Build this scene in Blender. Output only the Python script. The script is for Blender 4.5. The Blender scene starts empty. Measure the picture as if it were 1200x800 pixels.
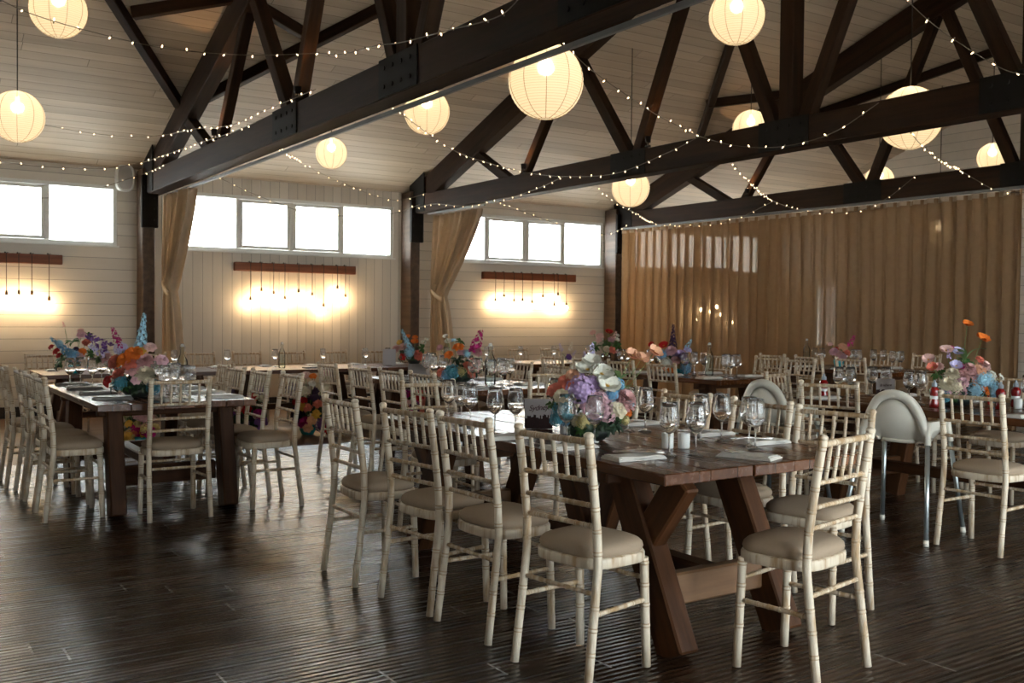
import bpy, bmesh, math, random
from math import pi, sin, cos, radians as R
from mathutils import Vector as V, Matrix, Euler
random.seed(7)
scene = bpy.context.scene
col = scene.collection

# ------------------------------------------------------------------ mesh building
class MB:
    """Collects vertices and faces; build() links them as one mesh object."""
    def __init__(s): s.v = []; s.f = []; s.mi = []; s.sm = []
    def face(s, idx, mi=0, sm=True): s.f.append(tuple(idx)); s.mi.append(mi); s.sm.append(sm)
    def add(s, verts, faces, mi=0, sm=True, M=None):
        o = len(s.v)
        s.v += [tuple(M @ V(p)) if M is not None else tuple(p) for p in verts]
        for f in faces: s.face([o + i for i in f], mi, sm)
    def box(s, c, d, b=0.0, mi=0, M=None):
        """Box with chamfered edges: centre c, full sizes d, chamfer b."""
        hx, hy, hz = d[0] / 2, d[1] / 2, d[2] / 2
        if b <= 0:
            vs = [(c[0] + i * hx, c[1] + j * hy, c[2] + k * hz) for k in (-1, 1) for j in (-1, 1) for i in (-1, 1)]
            s.add(vs, [(0, 2, 3, 1), (4, 5, 7, 6), (0, 1, 5, 4), (2, 6, 7, 3), (0, 4, 6, 2), (1, 3, 7, 5)], mi, False, M)
            return
        b = min(b, hx * .9, hy * .9, hz * .9)
        vs = []; ix = {}
        for i in (-1, 1):
            for j in (-1, 1):
                for k in (-1, 1):
                    for a in range(3):
                        q = [hx - b, hy - b, hz - b]; q[a] += b
                        ix[(i, j, k, a)] = len(vs)
                        vs.append((c[0] + i * q[0], c[1] + j * q[1], c[2] + k * q[2]))
        fs = []
        I = lambda i, j, k, a: ix[(i, j, k, a)]
        for i in (-1, 1):
            fs.append([I(i, j, k, 0) for j, k in ((-1, -1), (1, -1), (1, 1), (-1, 1))])
            fs.append([I(j, i, k, 1) for j, k in ((-1, -1), (1, -1), (1, 1), (-1, 1))])
            fs.append([I(j, k, i, 2) for j, k in ((-1, -1), (1, -1), (1, 1), (-1, 1))])
            for j in (-1, 1):
                fs.append([I(i, j, -1, 0), I(i, j, 1, 0), I(i, j, 1, 1), I(i, j, -1, 1)])
                fs.append([I(i, -1, j, 0), I(i, 1, j, 0), I(i, 1, j, 2), I(i, -1, j, 2)])
                fs.append([I(-1, i, j, 1), I(1, i, j, 1), I(1, i, j, 2), I(-1, i, j, 2)])
                for k in (-1, 1): fs.append([I(i, j, k, 0), I(i, j, k, 1), I(i, j, k, 2)])
        cc = V(c); out = []
        for f in fs:
            n = (V(vs[f[1]]) - V(vs[f[0]])).cross(V(vs[f[2]]) - V(vs[f[0]]))
            m = sum((V(vs[q]) for q in f), V()) / len(f) - cc
            out.append(f if n.dot(m) > 0 else f[::-1])
        s.add(vs, out, mi, False, M)
    def loft(s, rings, mi=0, close=True, cap0=False, cap1=False, sm=True, mis=None):
        o = len(s.v); n = len(rings[0])
        for r in rings: s.v += [tuple(p) for p in r]
        for a in range(len(rings) - 1):
            m = mis[a] if mis else mi
            for i in range(n if close else n - 1):
                j = (i + 1) % n
                s.face((o + a * n + i, o + a * n + j, o + (a + 1) * n + j, o + (a + 1) * n + i), m, sm)
        if cap0: s.face([o + i for i in range(n)][::-1], mis[0] if mis else mi, False)
        if cap1: s.face([o + (len(rings) - 1) * n + i for i in range(n)], mis[-1] if mis else mi, False)
    def tube(s, pts, rad, seg=8, mi=0, caps=True, mis=None):
        pts = [V(p) for p in pts]
        if not isinstance(rad, (list, tuple)): rad = [rad] * len(pts)
        rings = []; prev = None
        for i, p in enumerate(pts):
            t = (pts[min(i + 1, len(pts) - 1)] - pts[max(i - 1, 0)])
            t = t.normalized() if t.length > 1e-9 else V((0, 0, 1))
            if prev is None:
                a = V((1, 0, 0)) if abs(t.x) < .9 else V((0, 1, 0))
                u = (a - t * a.dot(t)).normalized()
            else:
                u = prev - t * prev.dot(t); u = u.normalized() if u.length > 1e-6 else V((1, 0, 0))
            prev = u; w = t.cross(u)
            rings.append([p + (u * cos(2 * pi * k / seg) + w * sin(2 * pi * k / seg)) * rad[i] for k in range(seg)])
        s.loft(rings, mi, True, caps, caps, True, mis)
    def lathe(s, prof, seg=16, mi=0, c=(0, 0, 0), M=None, mis=None):
        rings = []
        for r, z in prof:
            q = [V((c[0] + r * cos(2 * pi * k / seg), c[1] + r * sin(2 * pi * k / seg), c[2] + z)) for k in range(seg)]
            rings.append([M @ p for p in q] if M is not None else q)
        s.loft(rings, mi, True, False, False, True, mis)
    def mesh(s, name, mats=()):
        me = bpy.data.meshes.new(name)
        me.from_pydata(s.v, [], s.f)
        me.polygons.foreach_set('material_index', s.mi); me.polygons.foreach_set('use_smooth', s.sm)
        for m in mats: me.materials.append(m)
        me.update()
        return me
    def build(s, name, mat, parent=None, **kw):
        return link(name, s.mesh(name, mat if isinstance(mat, (list, tuple)) else [mat]), parent, **kw)

def link(name, data, parent=None, loc=None, rot=None, mat=None):
    o = bpy.data.objects.new(name, data); col.objects.link(o)
    if parent is not None: o.parent = parent
    if loc is not None: o.location = loc
    if rot is not None: o.rotation_euler = rot
    if mat is not None:
        o.material_slots[0].link = 'OBJECT'; o.material_slots[0].material = mat
    return o
def tag(o, label=None, cat=None, group=None, kind=None):
    if label: o['label'] = label
    if cat: o['category'] = cat
    if group: o['group'] = group
    if kind: o['kind'] = kind
    return o
def thing(name, label, cat, loc=(0, 0, 0), rz=0.0, group=None):
    o = bpy.data.objects.new(name, None); col.objects.link(o)
    o.empty_display_size = .1; o.location = loc; o.rotation_euler = (0, 0, rz)
    return tag(o, label, cat, group)
def struct(o, label=None): return tag(o, label, None, None, 'structure')
def copy_tree(root, loc, rz, label, group=None, tilt=None):
    r = root.copy(); col.objects.link(r)
    r.location = loc; r.rotation_euler = (0, 0, rz) if tilt is None else tilt
    r['label'] = label
    if group: r['group'] = group
    for ch in root.children:
        c = ch.copy(); col.objects.link(c); c.parent = r
        for g in ch.children:
            d = g.copy(); col.objects.link(d); d.parent = c
    return r
def beam(name, p, q, w, h, mat, parent=None, up=(0, 0, 1), b=.008, label=None):
    """Timber from p to q, w wide (sideways), h deep (along up); its mesh lies along local X so grain follows it."""
    p, q = V(p), V(q); L = (q - p).length
    x = (q - p).normalized(); z = V(up) - x * V(up).dot(x); z.normalize(); y = z.cross(x)
    mb = MB(); mb.box((0, 0, 0), (L, w, h), b)
    o = mb.build(name, mat, parent)
    m = Matrix((x, y, z)).transposed().to_4x4(); m.translation = (p + q) / 2
    if parent is not None: m = Matrix.Translation(-parent.location) @ m
    o.matrix_local = m
    if label: o['label'] = label
    return o

# ------------------------------------------------------------------ materials
def nt(name):
    m = bpy.data.materials.new(name); m.use_nodes = True
    n = m.node_tree.nodes; l = m.node_tree.links
    for x in list(n): n.remove(x)
    out = n.new('ShaderNodeOutputMaterial')
    def N(t, **kw):
        x = n.new('ShaderNode' + t)
        for k, v in kw.items():
            if k.startswith('i_'):
                x.inputs[int(k[2:]) if k[2:].isdigit() else k[2:].replace('_', ' ')].default_value = v
            else: setattr(x, k, v)
        return x
    return m, N, (lambda a, b: l.new(a, b)), out
def pbsdf(N, base=None, rough=.5, spec=.5, **kw):
    b = N('BsdfPrincipled')
    if base is not None: b.inputs['Base Color'].default_value = (*base, 1)
    b.inputs['Roughness'].default_value = rough
    b.inputs['Specular IOR Level'].default_value = spec
    for k, v in kw.items(): b.inputs[k.replace('_', ' ')].default_value = v
    return b
def plain(name, base, rough=.5, spec=.5, var=.0, scale=30.0, bump=0.0, **kw):
    m, N, L, out = nt(name); b = pbsdf(N, base, rough, spec, **kw)
    if var > 0 or bump > 0:
        tc = N('TexCoord'); nz = N('TexNoise'); nz.inputs['Scale'].default_value = scale; nz.inputs['Detail'].default_value = 3
        L(tc.outputs['Object'], nz.inputs['Vector'])
        if var > 0:
            mx = N('Mix', data_type='RGBA')
            mx.inputs[6].default_value = (*[c * (1 - var) for c in base], 1); mx.inputs[7].default_value = (*[min(1, c * (1 + var)) for c in base], 1)
            L(nz.outputs['Fac'], mx.inputs[0]); L(mx.outputs[2], b.inputs['Base Color'])
        if bump > 0:
            bp = N('Bump'); bp.inputs['Strength'].default_value = bump; bp.inputs['Distance'].default_value = .01
            L(nz.outputs['Fac'], bp.inputs['Height']); L(bp.outputs['Normal'], b.inputs['Normal'])
    L(b.outputs[0], out.inputs['Surface']); return m
def math_(N, L, op, a, b=None, c=None):
    x = N('Math', operation=op)
    for i, v in enumerate((a, b, c)):
        if v is None: continue
        if isinstance(v, (int, float)): x.inputs[i].default_value = v
        else: L(v, x.inputs[i])
    return x.outputs[0]
def boards(name, tones, along, across, pitch, gap=.006, rough=.5, spec=.3, streak=.5, length=None, bump=.6, gapcol=.25, ridges=None, grain=(1.2, 22, 22), coat=0, joint=None, bumpd=.01):
    """Boards: 'along'/'across' name object axes; board tone varies from board to board, with grain streaks and gaps."""
    m, N, L, out = nt(name); b = pbsdf(N, tones[0], rough, spec)
    if coat: b.inputs['Coat Weight'].default_value = coat; b.inputs['Coat Roughness'].default_value = .12
    tc = N('TexCoord'); sp = N('SeparateXYZ'); L(tc.outputs['Object'], sp.inputs[0])
    A, C = sp.outputs[along], sp.outputs[across]
    u = math_(N, L, 'DIVIDE', C, pitch); idx = math_(N, L, 'FLOOR', u); fr = math_(N, L, 'FRACT', u)
    wn = N('TexWhiteNoise', noise_dimensions='1D'); L(idx, wn.inputs['W'])
    idc = idx
    if length:
        off = math_(N, L, 'MULTIPLY_ADD', wn.outputs['Value'], length * 3.7, A)
        lu = math_(N, L, 'DIVIDE', off, length); lidx = math_(N, L, 'FLOOR', lu); lfr = math_(N, L, 'FRACT', lu)
        idc = math_(N, L, 'MULTIPLY_ADD', lidx, 17.31, idx)
        wn2 = N('TexWhiteNoise', noise_dimensions='1D'); L(idc, wn2.inputs['W']); tone = wn2.outputs['Value']
    else: tone = wn.outputs['Value']
    mp = N('Mapping'); sc = [0, 0, 0]; sc['XYZ'.index(along)] = grain[0]; sc['XYZ'.index(across)] = grain[1]
    for i in range(3):
        if sc[i] == 0: sc[i] = grain[2]
    mp.inputs['Scale'].default_value = sc; L(tc.outputs['Object'], mp.inputs['Vector'])
    nz = N('TexNoise', noise_dimensions='4D'); nz.inputs['Scale'].default_value = 1.0; nz.inputs['Detail'].default_value = 5; nz.inputs['Roughness'].default_value = .62
    L(mp.outputs[0], nz.inputs['Vector']); L(math_(N, L, 'MULTIPLY', idc, 1.37), nz.inputs['W'])
    t = math_(N, L, 'ADD', math_(N, L, 'MULTIPLY', tone, 1 - streak), math_(N, L, 'MULTIPLY', nz.outputs['Fac'], streak))
    rp = N('ValToRGB'); e = rp.color_ramp.elements
    e[0].position = .28; e[0].color = (*tones[1], 1); e[1].position = .72; e[1].color = (*tones[0], 1)
    L(t, rp.inputs[0])
    g1 = math_(N, L, 'LESS_THAN', fr, gap / pitch)
    cm = N('Mix', data_type='RGBA'); L(g1, cm.inputs[0]); L(rp.outputs[0], cm.inputs[6])
    cm.inputs[7].default_value = (*[c * gapcol for c in tones[1]], 1)
    colr = cm.outputs[2]; hgt = math_(N, L, 'SUBTRACT', math_(N, L, 'MULTIPLY', nz.outputs['Fac'], .25), g1)
    if length:
        g2 = math_(N, L, 'LESS_THAN', lfr, (joint[1] if joint else gap) / length)
        cj = N('Mix', data_type='RGBA'); L(g2, cj.inputs[0]); L(colr, cj.inputs[6])
        cj.inputs[7].default_value = (*(joint[0] if joint else [c * gapcol for c in tones[1]]), 1); colr = cj.outputs[2]
        hgt = math_(N, L, 'SUBTRACT', hgt, math_(N, L, 'MULTIPLY', g2, .5))
    if ridges:
        rs = math_(N, L, 'SINE', math_(N, L, 'MULTIPLY', C, 2 * pi / ridges[0]))
        hgt = math_(N, L, 'ADD', hgt, math_(N, L, 'MULTIPLY', rs, ridges[1]))
    bp = N('Bump'); bp.inputs['Strength'].default_value = bump; bp.inputs['Distance'].default_value = bumpd
    L(hgt, bp.inputs['Height']); L(bp.outputs[0], b.inputs['Normal'])
    rr = math_(N, L, 'MULTIPLY_ADD', nz.outputs['Fac'], .25, rough - .12); L(rr, b.inputs['Roughness'])
    L(colr, b.inputs['Base Color']); L(b.outputs[0], out.inputs['Surface']); return m
def wood(name, c0, c1, rough=.5, spec=.35, scale=(1.5, 18, 18), bump=.35, coat=0):
    m, N, L, out = nt(name); b = pbsdf(N, c0, rough, spec)
    if coat: b.inputs['Coat Weight'].default_value = coat; b.inputs['Coat Roughness'].default_value = .2
    tc = N('TexCoord'); mp = N('Mapping'); mp.inputs['Scale'].default_value = scale; L(tc.outputs['Object'], mp.inputs[0])
    oi = N('ObjectInfo')
    nz = N('TexNoise', noise_dimensions='4D'); nz.inputs['Scale'].default_value = 1; nz.inputs['Detail'].default_value = 6; nz.inputs['Roughness'].default_value = .6
    L(mp.outputs[0], nz.inputs['Vector']); L(math_(N, L, 'MULTIPLY', oi.outputs['Random'], 40.0), nz.inputs['W'])
    rp = N('ValToRGB'); e = rp.color_ramp.elements; e[0].position = .35; e[0].color = (*c0, 1); e[1].position = .7; e[1].color = (*c1, 1)
    L(nz.outputs['Fac'], rp.inputs[0]); L(rp.outputs[0], b.inputs['Base Color'])
    bp = N('Bump'); bp.inputs['Strength'].default_value = bump; bp.inputs['Distance'].default_value = .006
    L(nz.outputs['Fac'], bp.inputs['Height']); L(bp.outputs[0], b.inputs['Normal'])
    L(b.outputs[0], out.inputs['Surface']); return m
def emis(name, c, s, sampled=True):
    m, N, L, out = nt(name); e = N('Emission'); e.inputs[0].default_value = (*c, 1); e.inputs[1].default_value = s
    L(e.outputs[0], out.inputs['Surface'])
    if not sampled: m.cycles.emission_sampling = 'NONE'
    return m
def clear(name, tint=(1, 1, 1), blend=.25, rough=.02, edge=1.0):
    """Thin clear glass: see-through, mirror-like towards grazing angles."""
    m, N, L, out = nt(name)
    t = N('BsdfTransparent'); t.inputs[0].default_value = (*tint, 1)
    g = N('BsdfGlossy'); g.inputs['Roughness'].default_value = rough; g.inputs[0].default_value = (1, 1, 1, 1)
    lw = N('LayerWeight'); lw.inputs['Blend'].default_value = blend
    mx = N('MixShader'); L(math_(N, L, 'MULTIPLY', lw.outputs['Fresnel'], edge), mx.inputs[0]); L(t.outputs[0], mx.inputs[1]); L(g.outputs[0], mx.inputs[2])
    L(mx.outputs[0], out.inputs['Surface']); return m
def refr(name, ior, glint=0):
    m, N, L, out = nt(name); g = N('BsdfGlass'); g.inputs['IOR'].default_value = ior; g.inputs['Roughness'].default_value = .0
    s = g.outputs[0]
    if glint:  # white diffuse share stands in for bright window highlights on clear glass
        t = N('BsdfTranslucent'); d = N('BsdfDiffuse'); mx = N('MixShader'); L(d.outputs[0], mx.inputs[1]); L(t.outputs[0], mx.inputs[2])
        m2 = N('MixShader'); m2.inputs[0].default_value = glint; L(s, m2.inputs[1]); L(mx.outputs[0], m2.inputs[2]); s = m2.outputs[0]
        for q in (t, d): q.inputs[0].default_value = (.92, .92, .9, 1)
    L(s, out.inputs['Surface']); return m
def limewash(name='limewash', p0=.47, p1=.68):
    m, N, L, out = nt(name); b = pbsdf(N, (.70, .60, .47), .42, .4)
    tc = N('TexCoord'); oi = N('ObjectInfo'); mp = N('Mapping'); mp.inputs['Scale'].default_value = (42, 42, 6); L(tc.outputs['Object'], mp.inputs[0])
    nz = N('TexNoise', noise_dimensions='4D'); nz.inputs['Scale'].default_value = 1; nz.inputs['Detail'].default_value = 4
    L(mp.outputs[0], nz.inputs['Vector']); L(math_(N, L, 'MULTIPLY', oi.outputs['Random'], 50.0), nz.inputs['W'])
    rp = N('ValToRGB'); e = rp.color_ramp.elements; e[0].position = p0; e[0].color = (.70, .60, .47, 1); e[1].position = p1; e[1].color = (.42, .27, .14, 1)
    L(nz.outputs['Fac'], rp.inputs[0]); L(rp.outputs[0], b.inputs['Base Color']); L(b.outputs[0], out.inputs['Surface']); return m
def cloth(name, c, trans=.3, see=0.0, weave=900.0, rough=.9):
    m, N, L, out = nt(name)
    d = N('BsdfDiffuse'); d.inputs[0].default_value = (*c, 1)
    t = N('BsdfTranslucent'); t.inputs[0].default_value = (*c, 1)
    tc = N('TexCoord'); nz = N('TexNoise'); nz.inputs['Scale'].default_value = 14; nz.inputs['Detail'].default_value = 5; L(tc.outputs['Object'], nz.inputs[0])
    mc = N('Mix', data_type='RGBA'); mc.inputs[6].default_value = (*[x * .88 for x in c], 1); mc.inputs[7].default_value = (*[x * 1.1 for x in c], 1)
    L(nz.outputs['Fac'], mc.inputs[0]); L(mc.outputs[2], d.inputs[0]); L(mc.outputs[2], t.inputs[0])
    mx = N('MixShader'); mx.inputs[0].default_value = trans; L(d.outputs[0], mx.inputs[1]); L(t.outputs[0], mx.inputs[2]); s = mx.outputs[0]
    if see > 0:
        tr = N('BsdfTransparent'); tr.inputs[0].default_value = (1, .95, .88, 1); m2 = N('MixShader'); m2.inputs[0].default_value = see
        L(s, m2.inputs[1]); L(tr.outputs[0], m2.inputs[2]); s = m2.outputs[0]
    L(s, out.inputs['Surface']); return m
def paper():
    m, N, L, out = nt('lantern_paper')
    e = N('Emission'); e.inputs[0].default_value = (1.0, .72, .37, 1); e.inputs[1].default_value = LANTERN_E
    t = N('BsdfTranslucent'); t.inputs[0].default_value = (.95, .90, .80, 1); d = N('BsdfDiffuse'); d.inputs[0].default_value = (.85, .80, .70, 1)
    mx = N('MixShader'); mx.inputs[0].default_value = .6; L(d.outputs[0], mx.inputs[1]); L(t.outputs[0], mx.inputs[2])
    rf = N('BsdfRefraction'); rf.inputs['IOR'].default_value = 1.05; rf.inputs['Roughness'].default_value = .8; rf.inputs[0].default_value = (1, .93, .80, 1)
    m2 = N('MixShader'); m2.inputs[0].default_value = .3; L(mx.outputs[0], m2.inputs[1]); L(rf.outputs[0], m2.inputs[2]); mx = m2
    tc = N('TexCoord'); sp = N('SeparateXYZ'); L(tc.outputs['Object'], sp.inputs[0])
    w = math_(N, L, 'SINE', math_(N, L, 'MULTIPLY', sp.outputs['Z'], 2 * pi / .0175)); w = math_(N, L, 'GREATER_THAN', w, .72)
    for sh, c in ((d, (.85, .80, .70)), (t, (.95, .90, .80)), (e, (1.0, .72, .37))):
        cm = N('Mix', data_type='RGBA'); L(w, cm.inputs[0]); cm.inputs[6].default_value = (*c, 1); cm.inputs[7].default_value = (*[x * k for x, k in zip(c, (.80, .74, .66))], 1); L(cm.outputs[2], sh.inputs[0])
    ad = N('AddShader'); L(mx.outputs[0], ad.inputs[0]); L(e.outputs[0], ad.inputs[1]); L(ad.outputs[0], out.inputs['Surface']); return m
LANTERN_E = .074
SKY = 5.2
M = {}
M['lime'] = limewash(); M['limeworn'] = limewash('limewash_worn', .38, .60)
M['ring'] = plain('worn_ring', (.47, .33, .20), .5, .4, .25, 80)
M['pad'] = plain('seat_fabric', (.37, .28, .20), .95, .15, .06, 240, .25)
M['table'] = boards('table_planks', ((.17, .058, .017), (.075, .024, .0075)), 'Y', 'X', .21, .004, .25, .3, .7, None, .22, .3, None, (2.2, 34, 30), 0)
M['table_x'] = boards('table_planks_long', ((.17, .058, .017), (.075, .024, .0075)), 'X', 'Y', .21, .004, .3, .3, .7, None, .22, .3, None, (2.2, 34, 30), 0)
M['tleg'] = wood('table_leg_wood', (.032, .0115, .004), (.10, .038, .0135), .55, .15)
M['xbar'] = wood('crossbar_wood', (.16, .078, .035), (.25, .135, .065), .5, .35)
M['beam'] = wood('dark_timber', (.0145, .0064, .0029), (.038, .0175, .0082), .65, .10, (1.0, 14, 14), .5)
M['post'] = wood('post_timber', (.05, .03, .02), (.11, .07, .045), .55, .3, (14, 14, 1.0), .4)
M['steel'] = plain('black_steel', (.008, .006, .005), .75, .15)
M['mount'] = wood('red_brown_timber', (.14, .045, .02), (.25, .085, .035), .55, .35)
M['wall_h'] = boards('shiplap_horizontal', ((.71, .645, .555), (.62, .555, .47)), 'X', 'Z', .16, .006, .5, .3, .6, None, .5, .45, None, (.8, 9, 9))
M['wall_v'] = boards('boards_vertical', ((.70, .63, .54), (.60, .535, .45)), 'Z', 'X', .145, .006, .5, .3, .5, None, .5, .45, None, (.8, 9, 9))
M['ceil'] = boards('ceiling_boards', ((.60, .495, .375), (.43, .345, .255)), 'X', 'Y', .15, .006, .55, .25, .7, 3.6, .6, .35, None, (.7, 11, 11))
M['floor'] = boards('ridged_floor', ((.042, .020, .010), (.015, .0072, .0038)), 'X', 'Y', .145, .007, .26, .6, .45, 2.4, .5, .3, (.0362, .38), (1.0, 30, 30), 0, ((.30, .28, .25), .009), .0058)
M['floor2'] = boards('lower_floor', ((.16, .10, .06), (.09, .05, .028)), 'X', 'Y', .12, .004, .35, .5, .6, 1.8, .3, .4, None, (1.2, 20, 20))
M['white'] = plain('white_paint', (.80, .80, .77), .4, .5)
M['frame'] = plain('window_white', (.78, .77, .72), .4, .5)
M['skirt'] = plain('dark_skirting', (.02, .014, .011), .5, .4)
M['pane'] = clear('window_pane', (.97, .99, .99), .1, .0, .6)
M['glass'] = refr('wine_glass', 1.45, .07)
M['bottle'] = clear('bottle_glass', (.93, .97, .96), .22, .02, 1.0)
M['water'] = refr('water', 1.33)
M['bwater'] = clear('bottle_water', (.93, .96, .96), .1, .0, .8)
M['drape'] = cloth('drape_cloth', (.62, .49, .35), .3)
M['sheer'] = cloth('sheer_cloth', (.40, .255, .14), .42, .05)
M['track'] = plain('track_metal', (.16, .155, .15), .5, .3)
M['cord'] = plain('dark_cord', (.02, .015, .01), .6, .3)
M['fairycord'] = plain('fairy_wire', (.16, .13, .09), .5, .3)
M['fairy'] = emis('fairy_bulb', (1.0, .72, .40), 2.8, False)
M['bulb'] = emis('warm_bulb', (1.0, .70, .38), 46.0)
M['socket'] = plain('brass_socket', (.10, .06, .03), .4, .5, Metallic=.6)
M['uplens'] = emis('spot_lens', (1.0, .7, .4), 25.0, False)
M['paper'] = paper()
M['rib'] = plain('lantern_wire', (.45, .30, .14), .7, .2)
M['linen'] = plain('white_napkin', (.72, .69, .64), .85, .2, .05, 60, .2)
M['greylinen'] = plain('grey_napkin', (.30, .29, .27), .85, .2, .05, 60, .2)
M['silver'] = plain('cutlery_steel', (.55, .53, .5), .22, .5, Metallic=1.0)
M['plastic'] = plain('white_plastic', (.76, .72, .63), .35, .5)
M['tubemetal'] = plain('pale_steel_tube', (.50, .55, .56), .3, .5, Metallic=.85)
M['turq'] = plain('turquoise_glaze', (.03, .34, .38), .25, .6, .2, 12)
M['darkbowl'] = plain('dark_bowl', (.02, .025, .022), .4, .5)
M['candle'] = plain('white_ceramic', (.78, .78, .75), .45, .4)
M['sauce'] = plain('red_sauce', (.22, .006, .006), .15, .6, Coat_Weight=.5)
M['cap'] = plain('grey_cap', (.32, .37, .42), .3, .5)
M['cardtop'] = plain('grey_card', (.52, .49, .50), .7, .3)
M['ink'] = plain('card_ink', (.06, .01, .02), .7, .2)
M['skyline'] = plain('dark_skyline_print', (.035, .014, .014), .6, .3, .5, 120)
M['menu'] = plain('black_card', (.012, .014, .016), .45, .4)
M['siding'] = boards('outside_siding', ((.88, .90, .90), (.83, .86, .87)), 'X', 'Z', .15, .02, .7, .2, .3, None, .6, .72)
M['ribroof'] = boards('outside_ribbed', ((.88, .90, .91), (.84, .86, .88)), 'Z', 'X', .13, .03, .6, .2, .3, None, .5, .8)
M['brick'] = plain('outside_brick', (.30, .27, .26), .9, .1, .35, 3)
M['ground'] = plain('outside_paving', (.5, .5, .48), .9, .2, .1, 3)
M['leaf'] = plain('leaf_green', (.05, .13, .03), .55, .4, .3, 40)
M['leafd'] = plain('leaf_dark', (.018, .045, .02), .5, .4, .3, 40)
M['leafl'] = plain('leaf_light', (.16, .25, .09), .55, .4, .2, 40)
FC = dict(coral=(.72, .20, .14), peach=(.80, .42, .27), white=(.82, .78, .68), cream=(.78, .68, .50), lilac=(.58, .42, .70), lav=(.56, .52, .76),
    pink=(.80, .48, .54), dusty=(.68, .38, .37), blush=(.80, .50, .46), blue=(.20, .42, .62), sky=(.36, .62, .78), teal=(.10, .33, .42),
    yellow=(.74, .62, .28), mustard=(.70, .40, .07), orange=(.80, .19, .03), red=(.50, .02, .02), magenta=(.48, .02, .18), purple=(.22, .10, .34), dark=(.06, .03, .07))
for k, c in FC.items(): M['f_' + k] = plain('petal_' + k, c, .7, .2, .32, 5, 0)

# ------------------------------------------------------------------ camera
CF, YAW, PITCH, ROLL, CH = 1160.2, .5836, .0257, .0098, 1.332
def cam_axes():
    c, s = cos(YAW), sin(YAW); cp, sp = cos(PITCH), sin(PITCH); cr, sr = cos(ROLL), sin(ROLL)
    A = Matrix(((c, -s, 0), (0, 0, -1), (s, c, 0)))
    P = Matrix(((1, 0, 0), (0, cp, -sp), (0, sp, cp)))
    Q = Matrix(((cr, -sr, 0), (sr, cr, 0), (0, 0, 1)))
    return Q @ P @ A
cd = bpy.data.cameras.new('camera'); cam = bpy.data.objects.new('camera', cd); col.objects.link(cam)
A = cam_axes()
m4 = Matrix((A[0], -A[1], -A[2])).transposed().to_4x4(); m4.translation = (0, 0, CH)
cam.matrix_world = m4
cd.sensor_width = 36; cd.lens = CF * 36 / 1200; cd.clip_end = 200
cd.dof.use_dof = True; cd.dof.focus_distance = 4.2; cd.dof.aperture_fstop = 8.0
scene.camera = cam

# ------------------------------------------------------------------ shell
W, SY, RY = 14.6, -1.5, 6.6          # window wall, opposite wall, ridge
X0, X1 = -5.0, 16.25
CZ = lambda y: 8.52 - .355 * (y if y > RY else 2 * RY - y)
FL = -.09                            # floor strip by the window wall lies lower
TX = [3.43, 7.58, 11.84]
def slab(name, mat, boxes, label=None):
    mb = MB()
    for lo, hi in boxes: mb.box([(a + b) / 2 for a, b in zip(lo, hi)], [b - a for a, b in zip(lo, hi)])
    return struct(mb.build(name, mat), label)
slab('floor', M['floor'], [((X0, SY, -.12), (X1, 9.5, 0))], 'dark ridged timber floor with glossy boards')
slab('floor_lower', M['floor2'], [((X0, 9.5, -.25), (X1, W, FL))], 'brown boarded floor strip along the window wall, one step lower')
for nm, ya, yb in (('ceiling_north', W, RY), ('ceiling_south', RY, SY)):
    mb = MB(); za, zb = CZ(ya), CZ(yb)
    vs = [(X0, ya, za), (X1, ya, za), (X1, yb, zb), (X0, yb, zb)]
    mb.add(vs + [(x, y, z + .12) for x, y, z in vs], [(3, 2, 1, 0), (4, 5, 6, 7), (0, 1, 5, 4), (1, 2, 6, 5), (2, 3, 7, 6), (3, 0, 4, 7)] if ya > yb else [(0, 1, 2, 3)], 0, False)
    struct(mb.build(nm, M['ceil']), 'whitewashed boarded slope of the ceiling')
WZ0, WZ1 = 2.256, 3.09
WIN = [(R_ - 3.45, R_) for R_ in (-1.3, 3.02, 7.30, 11.66, 15.88)]
edges = [X0, -.72, 3.43, 7.58, 11.84, X1]
for i, (a, b) in enumerate(WIN):
    x0, x1 = edges[i], edges[i + 1]; zt = CZ(W) + .05
    o = slab('wall_north' if i == 0 else 'wall_north_%d' % i, M['wall_v'] if i == 2 else M['wall_h'],
             [((x0, W, FL - .05), (x1, W + .15, WZ0)), ((x0, W, WZ1), (x1, W + .15, zt)), ((x0, W, WZ0), (a, W + .15, WZ1)), ((b, W, WZ0), (x1, W + .15, WZ1))],
             ['cream boarded wall', 'cream horizontal shiplap wall left of the first post', 'cream vertical boarded wall between the first and second posts', 'cream horizontal shiplap wall between second post and sheer curtain', 'cream shiplap wall behind the sheer curtain'][i])
    slab('baseboard_north' if i == 0 else 'baseboard_north_%d' % i, M['skirt'], [((x0, W - .02, FL), (x1, W, FL + .15))])
slab('wall_west', M['wall_h'], [((X0 - .15, SY, -.25), (X0, W, 6.5))])
# east wall with a glazed door
DY0, DY1, DZ = 12.85, 13.5, 2.1
slab('wall_east', M['wall_h'], [((X1, SY, -.25), (X1 + .15, DY0, 6.5)), ((X1, DY1, -.25), (X1 + .15, W + .15, 6.5)), ((X1, DY0, DZ), (X1 + .15, DY1, 6.5))])
d = thing('door_1', None, None, (X1 + .06, (DY0 + DY1) / 2, FL)); struct(d, 'narrow glazed door behind the sheer curtain')
mb = MB(); w2 = (DY1 - DY0) / 2
for y in (-w2 + .05, w2 - .05): mb.box((0, y, 1.09), (.05, .1, 2.18), .004)
for z, hh in ((.45, .9), (2.12, .12)): mb.box((0, 0, z), (.046, 2 * w2 - .2, hh), .004)
mb.build('door_leaf', M['frame'], d)
mb = MB(); mb.box((0, 0, 1.48), (.012, 2 * w2 - .2, 1.17)); mb.build('pane', M['pane'], d)
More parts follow.
